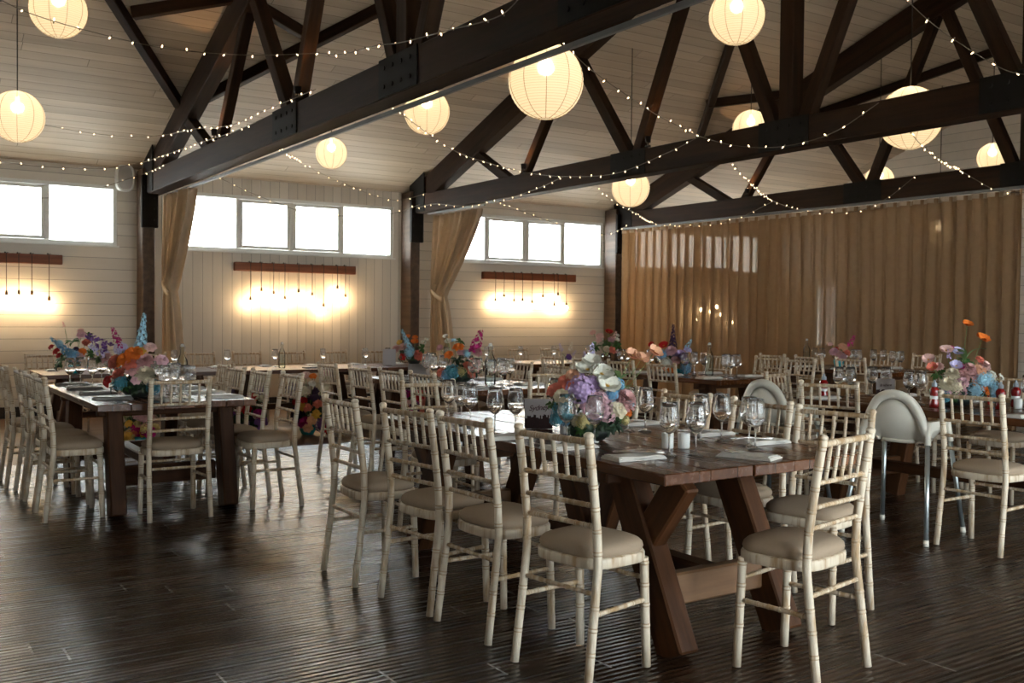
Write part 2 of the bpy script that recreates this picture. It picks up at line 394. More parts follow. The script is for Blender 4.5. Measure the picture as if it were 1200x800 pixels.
# south wall: wide glazed openings to daylight behind the camera
SO = [(-3.4, -2.4), (1.9, 3.8), (4.5, 6.4), (7.0, 8.9)]
SZ0, SZ1 = .1, 2.35
bx = []; xs = [X0] + [v for p in SO for v in p] + [X1]
for i in range(0, len(xs), 2): bx.append(((xs[i], SY - .15, -.12), (xs[i + 1], SY, 3.7)))
for a, b in SO: bx += [((a, SY - .15, SZ1), (b, SY, 3.7)), ((a, SY - .15, -.12), (b, SY, SZ0))]
slab('wall_south', M['wall_h'], bx)
def window(name, a, b, z0, z1, y, n, sash, label, depth=.12):
    """Window set in the wall plane y: outer frame, mullions, opening sashes in the middle lights, panes."""
    w = thing(name, None, None, ((a + b) / 2, y, z0)); struct(w, label)
    L_, H = b - a, z1 - z0; fw = .05
    mb = MB()
    for x in (-L_ / 2 + fw / 2, L_ / 2 - fw / 2): mb.box((x, 0, H / 2), (fw, depth, H), .004)
    for z in (fw / 2, H - fw / 2): mb.box((0, 0, z), (L_ - 2 * fw, depth, fw), .004)
    pitch = (L_ - 2 * fw) / n
    for k in range(1, n): mb.box((-L_ / 2 + fw + k * pitch, 0, H / 2), (.055, depth * .8, H - 2 * fw), .004)
    mb.build('window_frame', M['frame'], w)
    for k in range(n):
        cx = -L_ / 2 + fw + (k + .5) * pitch
        if k in sash:
            sb = MB(); sw, sh = pitch - .06, H - 2 * fw - .01
            for x in (cx - sw / 2 + .022, cx + sw / 2 - .022): sb.box((x, -.02, H / 2), (.044, .06, sh), .004)
            for z in (H / 2 - sh / 2 + .022, H / 2 + sh / 2 - .022): sb.box((cx, -.02, z), (sw - .088, .06, .044), .004)
            so = sb.build('window_sash', M['frame'], w)
            hb = MB(); hb.box((cx, -.058, H / 2 - sh / 2 + .03), (.09, .02, .014), .004); hb.box((cx + .03, -.066, H / 2 - sh / 2 + .036), (.05, .014, .01), .003)
            hb.build('window_latch', M['white'], so)
        pb = MB(); pb.box((cx, .02, H / 2), (pitch - .05, .006, H - 2 * fw)); pb.build('pane', M['pane'], w)
    mb = MB(); mb.box((0, -depth / 2 - .03, -.012), (L_ + .04, .06, .024), .004)
    if sash: mb.build('window_sill', M['frame'], w)
    return w
for i, (a, b) in enumerate(WIN):
    window('window_%d' % (i + 1), a, b, WZ0, WZ1, W + .075, 4, (1, 2), ['high white window', 'high white window left of the first post', 'high white four-light window between the first and second posts', 'high white four-light window between the second post and the sheer curtain', 'high white window behind the sheer curtain'][i])
for i, (a, b) in enumerate(SO):
    window('window_%d' % (i + 6), a, b, SZ0, SZ1, SY - .075, 3, (), 'glazed screen behind the viewer')
# what the windows look out on
o = MB(); o.box((1.5, 19.6, 3.0), (15.0, .2, 3.6)); struct(tag(o.build('neighbour_building_wall', M['siding']), 'white clapboard building outside the first windows', None))
o = MB(); o.box((1.5, 19.42, 3.88), (15.0, .16, .10), .01); struct(tag(o.build('neighbour_building_trim', M['white']), 'white eaves board of the outside building'))
o = MB(); o.add([(9.2, 19.6, 1.2), (15.9, 19.6, 1.2), (15.9, 23, 5.6), (9.2, 23, 5.6)], [(0, 1, 2, 3)], 0, False); struct(tag(o.build('neighbour_roof', M['ribroof']), 'pale ribbed roof outside the third window'))
o = MB(); o.box((19.6, 18.7, 2.8), (7.4, .3, 6.4)); o.box((23.2, 13.0, 2.8), (.3, 11.0, 6.4)); struct(tag(o.build('neighbour_building_wall', M['brick']), 'grey brick wall outside, beyond the sheer curtain'))
o = MB(); o.box((5, 8, -.4), (120, 120, .1)); struct(tag(o.build('ground_outside', M['ground']), 'pale paving outside'))

# ------------------------------------------------------------------ posts and trusses
def post(x, label):
    t = thing('timber_post', label, 'post', (x, 14.38, FL))
    beam('post_shaft', (x, 14.40, FL), (x, 14.40, 3.32), .17, .34, M['post'], t, (0, 1, 0), .012).rotation_mode = 'XYZ'
    mb = MB(); mb.box((.0, -.19, 2.95), (.22, .07, .72), .008)
    for z in (2.70, 2.85, 3.0, 3.15):
        for dx in (-.07, .07): mb.tube([(dx, -.225, z), (dx, -.24, z)], .016, 8)
    mb.build('post_bracket', M['steel'], t)
    return t
post(3.36, 'dark timber post at the left, behind the leftmost tied-back curtain')
post(7.51, 'dark timber post in the middle, between the two shiplap and vertical boarded walls')
post(11.76, 'dark timber post at the left end of the wide sheer curtain')
def truss(x, label):
    t = thing('roof_truss', label, 'truss', (x, RY, 2.967))
    mir = lambda y: 2 * RY - y
    B = M['beam']
    beam('bottom_chord', (x, 14.55, 3.11), (x, mir(14.4), 3.11), .20, .287, B, t)
    zr = lambda y: 8.27 - .355 * (y if y > RY else mir(y))
    beam('rafter', (x, 14.55, zr(14.55)), (x, RY, zr(RY)), .17, .36, B, t)
    beam('rafter', (x, mir(14.4), zr(14.4)), (x, RY, zr(RY)), .17, .36, B, t)
    beam('king_post', (x, RY, 3.2), (x, RY, zr(RY) - .05), .16, .17, B, t, (0, 1, 0))
    for s in (lambda y: y, mir):
        for (ya, za), (yb, zb), w, h in (((11.52, 3.2), (12.75, 3.86), .12, .13), ((11.23, 3.2), (10.12, 4.66), .11, .12),
                                         ((8.98, 3.2), (10.05, 4.62), .13, .14), ((8.86, 3.2), (7.82, 5.46), .12, .13), ((6.78, 3.2), (7.78, 5.44), .12, .13)):
            beam('strut', (x, s(ya), za), (x, s(yb), zb), w, h, B, t)
    for y in (8.92, 6.6, mir(8.92)):
        big = y in (8.92, 6.6, mir(8.92)); L_ = .62 if big else .3
        for sx in (-1, 1):
            mb = MB(); mb.box((sx * .106, y - RY, .15), (.012, L_, .29), .003)
            for k in range(4 if big else 2):
                for z in (.08, .22):
                    yy = y - RY + (k - (1.5 if big else .5)) * .14
                    mb.tube([(sx * .112, yy, z), (sx * .122, yy, z)], .018, 6)
            mb.build('gusset_plate', M['steel'], t)
    for sx in (-1, 1):
        mb = MB(); mb.box((sx * .107, 14.12 - RY, .32), (.014, .5, .62), .004); mb.build('heel_plate', M['steel'], t)
    return t
truss(TX[0], 'nearest dark roof truss crossing the top left above the tables')
truss(TX[1], 'second dark roof truss from the front, meeting the middle post')
truss(TX[2], 'third and farthest dark roof truss, above the wide sheer curtain')
def brace(p, q, label, w=.10, h=.13):
    f = lambda x, y: (x, y, CZ(y) - .07)
    o = beam('roof_brace', f(*p), f(*q), w, h, M['beam'], None)
    tag(o, label, 'brace', 'braces between the roof trusses'); return o
brace((3.36, 12.7), (1.36, 9.6), 'long dark roof brace running left from the first truss')
brace((3.50, 12.7), (5.5, 9.4), 'long dark roof brace running right from the first truss')
brace((2.45, 11.1), (3.36, 10.55), 'short dark brace joining the left roof brace to the first truss')
brace((4.42, 11.0), (3.50, 10.55), 'short dark brace joining the right roof brace to the first truss')
brace((11.76, 12.3), (9.75, 9.5), 'long dark roof brace running left from the third truss')
brace((10.72, 10.95), (11.76, 10.45), 'short dark brace joining roof brace to the third truss')
brace((11.92, 12.3), (14.5, 8.4), 'long dark roof brace behind the third truss')

# curtain tracks under the chords
def track(x, y0, y1, z, label):
    mb = MB(); mb.box((x, (y0 + y1) / 2, z), (.03, y1 - y0, .035), .004)
    return tag(mb.build('curtain_track', M['track']), label, 'curtain track')
track(3.56, -1.0, 14.0, 2.945, 'grey curtain track under the nearest truss beam')
track(7.62, 12.3, 14.0, 2.95, 'grey curtain track under the second truss beam')
track(11.74, 6.55, 14.15, 2.95, 'grey track carrying the wide sheer curtain')

# ------------------------------------------------------------------ curtains
def drape(x, y1, y0t, tie_y, tie_w, tie_z, y0b, zb, label, n=17, seed=1):
    """Tied-back curtain hung in the plane x: gathered folds, a tie, and a flared skirt."""
    rnd = random.Random(seed)
    t = thing('tied_curtain', label, 'curtain', (x, y1, FL))
    ph = [rnd.uniform(-.5, .5) for _ in range(n + 1)]
    def row(ya, yb, amp, z, sq):
        r = []
        N_ = n * 6
        for i in range(N_ + 1):
            u = i / N_; a = u * n * 2 * pi + ph[int(u * n)] * .6
            r.append((amp * math.copysign(abs(sin(a)) ** .7, sin(a)) + .3 * amp * sin(a * 2.3 + 1), ya + (yb - ya) * u + .3 * amp * cos(a) * sq, z))
        return r
    rows = []; zs = 2.92
    for k in range(31):
        u = k / 30; z = zs + (zb - zs) * u
        if z > tie_z:
            v = (zs - z) / (zs - tie_z); e = v ** 1.25
            a0, b0 = 13.98 - (13.98 - tie_y) * v, y0t + (tie_y - tie_w - y0t) * e
            amp = .07
        else:
            v = (tie_z - z) / (tie_z - zb); e = v ** .6
            a0, b0 = tie_y + .03 * e, tie_y - tie_w + (y0b - tie_y + tie_w) * e
            amp = .045 + .02 * e
        rows.append([(p[0], p[1] - y1, p[2] - FL) for p in row(a0, b0, amp, z, .6)])
    mb = MB(); mb.loft(rows, 0, False)
    o = mb.build('curtain_cloth', M['drape'], t)
    sm = o.modifiers.new('t', 'SOLIDIFY'); sm.thickness = .004
    rp = []
    for i in range(25):
        a = 2 * pi * i / 24
        rp.append((.075 * cos(a), tie_y - tie_w / 2 - y1 + (tie_w / 2 + .035) * sin(a), tie_z - FL + .10 * sin(a)))
    mb = MB()
    mb.loft([[(p[0] * s, p[1], p[2] + dz) for s, dz in ((1.0, -.035), (1.12, -.03), (1.12, .03), (1.0, .035))] for p in rp], 0, True)
    mb.build('tie_back', M['drape'], t)
    return t
drape(3.54, 14.0, 12.72, 14.02, .36, 1.66, 13.15, FL + .01, 'beige curtain tied back against the left timber post', 9, 3)
drape(7.72, 14.0, 12.5, 14.0, .36, 1.66, 13.2, FL + .01, 'beige curtain tied back against the middle timber post', 9, 5)
def saw(s):
    f = s - math.floor(s)                       # broad panel, then a short return facing the windows
    return f / .78 * 2 - 1 if f < .78 else 1 - (f - .78) / .22 * 2
def sheer():
    t = thing('sheer_curtain', 'wide pleated sheer brown curtain drawn across the far end of the hall', 'curtain', (11.74, 10.2, FL))
    rnd = random.Random(11); n = 36; ya, yb = 14.05, 6.62
    wob = [rnd.uniform(-.6, .6) for _ in range(n + 2)]; am = [rnd.uniform(.75, 1.25) for _ in range(n + 2)]
    rows = []
    for k in range(15):
        u = k / 14; z = 2.92 + (FL + .01 - 2.92) * u; r = []
        for i in range(n * 10 + 1):
            s = i / (n * 10) * n; j = int(s); f = s - j
            w = wob[j] * (1 - f) + wob[j + 1] * f; a = am[j] * (1 - f) + am[j + 1] * f
            th = 2 * pi * s + w * u * 1.5
            y = ya + (yb - ya) * (s / n) + .018 * sin(2 * th) * (1 - .3 * u) + .05 * w * u
            r.append((.072 * min(a, 1.12) * (.85 + .2 * u) * saw(s) + .01 * w * u, y - 10.2, z - FL))
        rows.append(r)
    mb = MB(); mb.loft(rows, 0, False); mb.build('curtain_cloth', M['sheer'], t)
    rows = []
    for z in (2.92, 2.86):
        rows.append([(p[0] - .004, p[1], z - FL) for p in [(.072 * saw(i / 10), ya + (yb - ya) * (i / (n * 10)) - 10.2) for i in range(n * 10 + 1)]])
    mb = MB(); mb.loft(rows, 0, False); mb.build('heading_tape', M['drape'], t)
    return t
sheer()
mb = MB(); mb.tube([(11.76, 6.40, FL + .0), (11.76, 6.40, 2.96)], .07, 10); tag(mb.build('timber_post', M['steel']), 'round black post at the right end of the sheer curtain', 'post')

# oval light on the wall beside the first post
t = thing('bulkhead_light', 'oval white-rimmed wall light beside the left timber post', 'wall light', (3.11, W - .05, 3.20))
def oval(rx, rz, y, s):
    return [(math.copysign(rx * abs(cos(a)) ** .65, cos(a)), y, math.copysign(rz * abs(sin(a)) ** .65, sin(a))) for a in [2 * pi * k / 36 for k in range(36)]]
mb = MB(); mb.loft([oval(.125, .185, .04, -.25), oval(.125, .185, -.05, -.25), oval(.115, .175, -.065, -.25), oval(.10, .16, -.06, -.25), oval(.10, .16, -.03, -.25)]); mb.build('rim', M['white'], t)
mb = MB(); mb.loft([oval(.101, .161, -.035, -.25), oval(.06, .1, -.05, -.2), oval(.005, .01, -.055, 0)], cap1=True); mb.build('lens', plain('frosted_lens', (.5, .48, .44), .4), t)

# ------------------------------------------------------------------ bulb bars on the wall
def bulb_mesh():
    mb = MB(); mb.lathe([(.001, -.085), (.016, -.08), (.028, -.062), (.031, -.045), (.026, -.022), (.014, -.006), (.012, 0)], 12); return mb.mesh('bulb', [M['bulb']])
def socket_mesh():
    mb = MB(); mb.lathe([(.0135, -.008), (.017, .0), (.019, .02), (.017, .045), (.008, .058), (.004, .07)], 10); return mb.mesh('socket', [M['socket']])
BM, SM_ = bulb_mesh(), socket_mesh()
def bulb_bar(xa, xb, bulbs, label):
    cx = (xa + xb) / 2
    t = thing('pendant_bulb_bar', label, 'wall light', (cx, W - .10, 2.03))
    beam('timber_bar', (xa, W - .045, 2.03), (xb, W - .045, 2.03), .09, .13, M['mount'], t)
    for x, z in bulbs:
        mb = MB(); a = x - cx
        pts = [(a + .03, .03, .072), (a + .012, -.0, .072), (a, -.022, .06), (a, -.026, 0), (a, -.026, z - 2.03 + .06)]
        mb.tube(pts, .0045, 6); mb.tube([(a - .012, .0, .071), (a - .012, -.004, .071)], .012, 6)
        c = mb.build('pendant_cord', M['cord'], t)
        link('socket', SM_, c, (a, -.026, z - 2.03)); link('bulb', BM, c, (a, -.026, z - 2.03))
    return t
sc = 1.045
bulb_bar(.30, 2.305, [(x * sc, CH + (z - CH) * sc) for x, z in ((.42, 1.55), (.62, 1.60), (.84, 1.5), (1.05, 1.58), (1.30, 1.50), (1.55, 1.53), (1.69, 1.54), (1.84, 1.54), (2.04, 1.47))], 'timber bar of hanging bulbs on the wall left of the first post')
bulb_bar(4.66, 6.60, [(x * sc, CH + (z - CH) * sc) for x, z in ((4.67, 1.52), (4.83, 1.65), (5.01, 1.61), (5.18, 1.54), (5.39, 1.64), (5.6, 1.6), (5.78, 1.44), (6.0, 1.71), (6.13, 1.59))], 'timber bar of hanging bulbs on the vertical boards under the middle window')
bulb_bar(8.99, 10.98, [(x * sc, CH + (z - CH) * sc) for x, z in ((8.81, 1.57), (8.98, 1.64), (9.18, 1.57), (9.35, 1.58), (9.55, 1.55), (9.77, 1.65), (10.01, 1.51), (10.09, 1.69), (10.27, 1.52))], 'timber bar of hanging bulbs on the wall right of the middle post')
bulb_bar(13.5, 15.2, [(x * sc, CH + (z - CH) * sc) for x, z in ((13.06, 1.30), (13.11, 1.56), (13.34, 1.34), (13.48, 1.53), (13.74, 1.5), (13.9, 1.59), (14.02, 1.44), (14.31, 1.29))], 'timber bar of hanging bulbs behind the sheer curtain')

# ------------------------------------------------------------------ paper lanterns
def lantern_mesh(r):
    mb = MB(); prof = []; n = 22
    for k in range(n * 2 + 1):
        a = -pi / 2 + .16 + (pi - .32) * k / (n * 2); rr = r * (1 if k % 2 == 0 else 1.012)
        prof.append((rr * cos(a), rr * sin(a)))
    mb.lathe(prof, 32); return mb.mesh('shade', [M['paper']])
LMESH = {}
def lantern(p, D, label):
    r = D / 2; t = thing('paper_lantern', label, 'lantern', p, random.uniform(0, 3), 'paper lanterns')
    if D not in LMESH:
        rb = MB()
        for a in [2 * pi * k / 10 for k in range(10)]:
            rb.tube([(r * 1.012 * cos(b) * cos(a), r * 1.012 * cos(b) * sin(a), r * 1.012 * sin(b)) for b in [-pi / 2 + .16 + (pi - .32) * k / 24 for k in range(25)]], .0022, 4, 0, False)
        LMESH[D] = (lantern_mesh(r), rb.mesh('wire_frame', [M['rib']]))
    link('paper_shade', LMESH[D][0], t); link('wire_frame', LMESH[D][1], t)
    bm = MB(); bm.lathe([(.001, -.06), (.03, -.04), (.036, -.015), (.03, .015), (.014, .04), (.014, .1), (.001, .1)], 10, 0, (0, 0, r * .35)); bm.build('bulb', M['lbulb'], t)
    ztop = CZ(p[1]) - p[2] - .01
    mb = MB(); mb.tube([(0, 0, r * .4 + .1), (0, 0, ztop)], .006, 6); mb.build('hanging_cord', M['cord'], t)
    lp = bpy.data.lights.new('lantern_lamp', 'POINT'); lp.energy = 2.8 * (D / .5) ** 2; lp.color = (1, .78, .52); lp.shadow_soft_size = .05
    lo = bpy.data.objects.new('lantern_lamp', lp); col.objects.link(lo); lo.parent = t; lo.location = (0, 0, r * .35)
    return t
M['lbulb'] = emis('lantern_bulb', (1.0, .8, .55), 6.0, False)
lantern((4.26, 6.03, 3.07), .55, 'biggest paper lantern, hanging centrally below the nearest roof truss')
lantern((5.26, 9.72, 3.58), .5, 'paper lantern just under the nearest truss beam, left of the biggest one')
lantern((5.41, 12.72, 3.53), .42, 'small paper lantern above the middle high window')
lantern((8.59, 10.18, 3.05), .5, 'paper lantern half hidden under the second truss beam')
lantern((6.73, 6.51, 4.09), .5, 'paper lantern at the top edge in front of the second truss')
lantern((1.57, 10.09, 4.13), .5, 'paper lantern at the top left corner')
lantern((1.33, 10.96, 3.26), .5, 'paper lantern at the left edge above the first window')
lantern((8.58, 5.98, 3.3), .6, 'large paper lantern crossed by the second truss beam at the right')
lantern((10.41, 9.77, 3.98), .5, 'paper lantern peeping above the second truss beam beside its king post')
lantern((12.45, 9.17, 3.36), .42, 'paper lantern peeping above the farthest truss beam')
lantern((13.3, 7.95, 3.62), .4, 'paper lantern beyond the farthest truss at the far right')
lantern((14.6, 9.6, 2.75), .4, 'paper lantern glowing through the sheer curtain')

# ------------------------------------------------------------------ fairy lights
STR = {
    'S1': [(0.75, 7.50, 3.44), (1.04, 7.70, 3.41), (1.52, 7.90, 3.40), (2.08, 8.10, 3.42), (2.77, 8.30, 3.52), (3.22, 7.91, 3.52), (3.22, 7.38, 3.40), (3.22, 6.76, 3.33), (3.22, 6.34, 3.26), (3.22, 5.68, 3.19), (3.22, 5.07, 3.13), (3.22, 4.80, 3.19)],
    'S2': [(1.24, 12.20, 3.45), (1.73, 12.20, 3.42), (2.20, 12.30, 3.40), (2.69, 12.40, 3.42), (3.10, 12.47, 3.49), (3.15, 11.19, 3.38), (3.20, 10.13, 3.26), (3.20, 9.11, 3.24), (3.22, 7.91, 3.22)],
    'S3': [(1.38, 13.60, 3.16), (1.93, 13.60, 3.14), (2.63, 13.60, 3.18), (3.13, 13.70, 3.31), (3.20, 12.66, 3.29), (3.22, 11.61, 3.26), (3.22, 10.34, 3.20), (3.22, 9.41, 3.18)],
    'S4': [(1.43, 14.10, 2.77), (2.10, 14.10, 2.81), (2.52, 14.10, 2.91), (3.00, 14.10, 3.11), (3.28, 14.10, 3.23), (3.30, 13.06, 3.23)],
    'S5': [(3.60, 9.93, 3.07), (4.95, 12.60, 3.33), (5.84, 13.30, 3.22), (6.71, 13.90, 3.14), (7.13, 14.00, 3.14), (7.40, 13.66, 3.23)],
    'S6': [(4.23, 14.10, 3.28), (4.74, 14.20, 3.11), (5.19, 14.30, 2.99), (5.69, 14.30, 2.87), (6.40, 14.30, 2.86), (7.01, 14.20, 2.92), (7.35, 13.79, 3.06)],
    'S7': [(3.60, 7.71, 3.17), (4.15, 8.34, 3.26), (4.90, 9.05, 3.21), (5.70, 9.72, 3.16), (6.70, 10.38, 3.18), (7.36, 10.78, 3.21), (7.36, 10.02, 3.08), (7.36, 9.02, 3.00), (7.36, 8.14, 3.12), (7.36, 7.62, 3.23)],
    'S8': [(7.28, 9.91, 3.06), (7.32, 10.52, 2.98), (7.36, 11.39, 2.92), (7.36, 12.42, 2.92), (7.36, 13.31, 3.03), (7.36, 13.92, 3.02)],
    'S9': [(4.90, 6.75, 3.65), (4.94, 6.39, 3.34), (5.62, 6.66, 3.23), (6.24, 6.97, 3.19), (6.68, 7.15, 3.17), (7.36, 7.59, 3.22), (7.36, 7.13, 3.07), (7.36, 6.63, 2.98), (7.36, 6.17, 2.98), (7.36, 5.83, 3.04), (7.36, 5.44, 3.20)],
    'S10': [(7.75, 7.61, 3.05), (9.04, 8.47, 2.96), (11.50, 10.34, 3.11), (11.50, 9.77, 2.91), (11.50, 9.24, 2.83), (11.50, 8.74, 2.83), (11.50, 8.33, 2.96), (11.50, 7.93, 3.20)],
    'S11': [(6.60, 4.71, 3.80), (6.80, 4.55, 3.56), (7.10, 4.42, 3.38), (7.36, 4.30, 3.25), (7.36, 4.06, 3.16)],
    'S12': [(7.88, 5.52, 3.06), (8.17, 5.57, 2.94), (9.53, 6.23, 2.99), (11.50, 7.24, 3.17), (11.50, 6.84, 2.92), (11.50, 6.58, 2.86), (11.50, 6.35, 2.85)],
    'S13': [(7.80, 9.98, 3.06), (8.50, 10.50, 2.92), (9.45, 11.07, 2.84), (11.50, 12.96, 2.95), (11.50, 12.28, 2.87), (11.50, 11.58, 2.84), (11.50, 10.94, 2.92), (11.50, 10.34, 3.09)],
    'S14': [(8.59, 13.60, 3.22), (9.22, 14.00, 3.16), (10.14, 14.30, 3.03), (10.97, 14.40, 2.90), (11.61, 14.40, 2.87), (11.50, 13.69, 2.97)],
}

fb = MB(); fb.lathe([(.001, -.024), (.0045, -.021), (.005, -.010), (.0035, 0)], 6); FBM = fb.mesh('bulb', [M['fairy']])
fh = MB(); fh.lathe([(.004, -.002), (.0055, .004), (.005, .014), (.001, .018)], 6); FHM = fh.mesh('bulb_holder', [M['fairycord']])
FLAB = dict(S1='fairy lights swagged across the top left to the nearest truss beam', S2='fairy lights crossing the left ceiling slope and running up the nearest truss beam',
    S3='fairy lights along the top of the left wall to the first truss', S4='fairy lights hanging across the far left window', S5='fairy lights dropping across the ceiling to the middle post',
    S6='fairy lights looped along the top of the middle window', S7='fairy lights from the nearest truss swagged onto the second truss beam', S8='fairy lights swagged from the second truss beam down to the middle post',
    S9='fairy lights falling from beside the biggest lantern and swagged along the second truss', S10='fairy lights swagged along the left of the farthest truss beam', S11='fairy lights dropping across the top right corner',
    S12='fairy lights below the large right lantern, ending at the curtain edge', S13='fairy lights along the top of the sheer curtain by the far post', S14='fairy lights looped across the right-hand high window')
def cat(pts, n):
    """Smooth curve through the given points, sampled evenly."""
    P = [V(p) for p in pts]; P = [P[0] * 2 - P[1]] + P + [P[-1] * 2 - P[-2]]; out = []
    for i in range(1, len(P) - 2):
        for k in range(10):
            t = k / 10; a, b, c, d = P[i - 1:i + 3]
            out.append(.5 * ((2 * b) + (c - a) * t + (2 * a - 5 * b + 4 * c - d) * t * t + (3 * b - a - 3 * c + d) * t ** 3))
    out.append(P[-2]); return out
rnd = random.Random(4)
for key, pts in STR.items():
    c = cat(pts, 10); o0 = V(pts[0])
    t = thing('fairy_lights', FLAB[key], 'fairy lights', pts[0], 0, 'fairy light strings')
    mb = MB(); mb.tube([p - o0 for p in c], .0035, 5); mb.build('wire', M['fairycord'], t)
    acc = .08
    for i in range(len(c) - 1):
        L_ = (c[i + 1] - c[i]).length
        while acc < L_:
            p = c[i].lerp(c[i + 1], acc / L_) - o0
            r = (rnd.uniform(-.9, .9) + (pi if rnd.random() < .3 else 0), rnd.uniform(-.9, .9), 0)
            h_ = link('bulb_holder', FHM, t, p, r); link('bulb', FBM, h_, (0, 0, 0))
            acc += rnd.uniform(.17, .26)
        acc -= L_
# ------------------------------------------------------------------ spotlights on the truss beams
def spot(x, y, label):
    t = thing('beam_spotlight', label, 'spotlight', (x, y, 3.254))
    mb = MB(); mb.box((0, 0, .012), (.05, .05, .024), .003); mb.tube([(0, 0, .02), (0, 0, .06)], .008, 6); mb.build('bracket', M['steel'], t)
    mb = MB(); mb.tube([(0, 0, .05), (0, .0, .12)], [.03, .036], 10, 0, False); mb.build('lamp_head', M['steel'], t)
    mb = MB(); mb.lathe([(.001, .125), (.02, .122), (.033, .112)], 10); mb.build('lens', M['uplens'], t)
    lp = bpy.data.lights.new('spot_lamp', 'SPOT'); lp.energy = 5; lp.color = (1, .55, .22); lp.spot_size = R(70); lp.shadow_soft_size = .02
    lo = bpy.data.objects.new('spot_lamp', lp); col.objects.link(lo); lo.parent = t; lo.location = (0, 0, .14); lo.rotation_euler = (R(180) + .35 * (1), 0, 0)
for i, x in enumerate(TX):
    spot(x - .12, 11.06, ['small spotlight on the nearest truss beam close to the left post', 'small spotlight on the second truss beam near the middle post', 'small spotlight on the farthest truss beam near its post'][i])
spot(TX[0] - .12, 8.55, 'small spotlight on the nearest truss beam at the pair of crossing struts')
spot(TX[1] - .12, 8.55, 'small spotlight on the second truss beam at its crossing struts')

# ------------------------------------------------------------------ daylight
wd = bpy.data.worlds.new('sky'); scene.world = wd; wd.use_nodes = True
bg = wd.node_tree.nodes['Background']; bg.inputs[0].default_value = (.88, .955, 1.0, 1); bg.inputs[1].default_value = SKY
def portal(x0, x1, z0, z1, y, ang):
    a = bpy.data.lights.new('portal', 'AREA'); a.shape = 'RECTANGLE'; a.size = x1 - x0; a.size_y = z1 - z0; a.cycles.is_portal = True
    o = bpy.data.objects.new('portal', a); col.objects.link(o); o.location = ((x0 + x1) / 2, y, (z0 + z1) / 2); o.rotation_euler = (R(ang), 0, 0)
for a, b in WIN: portal(a, b, WZ0, WZ1, W + .16, -90)
for a, b in SO: portal(a, b, SZ0, SZ1, SY - .16, 90)
sl = bpy.data.lights.new('sun', 'SUN'); sl.energy = 20.0; sl.angle = .05; sl.color = (1, .98, .95)
so = bpy.data.objects.new('sun', sl); col.objects.link(so); so.rotation_euler = (R(36), 0, R(12))
vs = scene.view_settings; vs.view_transform = 'Standard'; vs.look = 'None'; vs.exposure = 1.42; vs.gamma = 1; vs.use_curve_mapping = False
cy = scene.cycles; cy.use_denoising = True; cy.max_bounces = 16; cy.transparent_max_bounces = 40; cy.diffuse_bounces = 4; cy.glossy_bounces = 5; cy.transmission_bounces = 14
cy.caustics_reflective = False; cy.caustics_refractive = False; cy.sample_clamp_indirect = 4
cy.use_adaptive_sampling = False

# ------------------------------------------------------------------ limewashed chair (seat centre at origin, faces +Y)
def turned(mb, pts, r, rings, ring_r=1.16, seg=10, rw=.006):
    """Turned rod along a polyline with bamboo rings at given fractions of its length."""
    P = [V(p) for p in pts]; ls = [0]
    for a, b in zip(P, P[1:]): ls.append(ls[-1] + (b - a).length)
    T = ls[-1]
    def at(s):
        s = max(0, min(T, s))
        for i in range(len(P) - 1):
            if s <= ls[i + 1] + 1e-9: return P[i].lerp(P[i + 1], (s - ls[i]) / max(ls[i + 1] - ls[i], 1e-9))
        return P[-1]
    st = [(0, r, 0), (T, r, 0)] + [(l, r, 0) for l in ls[1:-1]]
    for f in rings:
        s = f * T
        for d, k, m_ in ((-1.5 * rw, 1, 1), (-1.1 * rw, .97, 1), (-.7 * rw, ring_r, 0), (.7 * rw, ring_r, 1), (1.1 * rw, .97, 1), (1.5 * rw, 1, 0)):
            st.append((s + d, r * k, m_))
    st.sort()
    st = [q for i, q in enumerate(st) if i == 0 or q[0] - st[i - 1][0] > 1e-5]
    mis = [1 if st[i][2] else 0 for i in range(len(st) - 1)]
    mb.tube([at(s) for s, _, _ in st], [q[1] for q in st], seg, 0, True, mis)
LM = [M['lime'], M['ring']]; LW = [M['limeworn'], M['ring']]
def outline(sx_front, sx_rear, y0, y1, z, k=1.0, n=32, e=.42):
    r = []
    for i in range(n):
        a = 2 * pi * i / n; c, s_ = cos(a), sin(a)
        u = math.copysign(abs(c) ** e, c); v = math.copysign(abs(s_) ** e, s_)
        w = sx_rear + (sx_front - sx_rear) * (v + 1) / 2
        r.append((k * w * u, (y0 + y1) / 2 + k * (y1 - y0) / 2 * v, z))
    return r
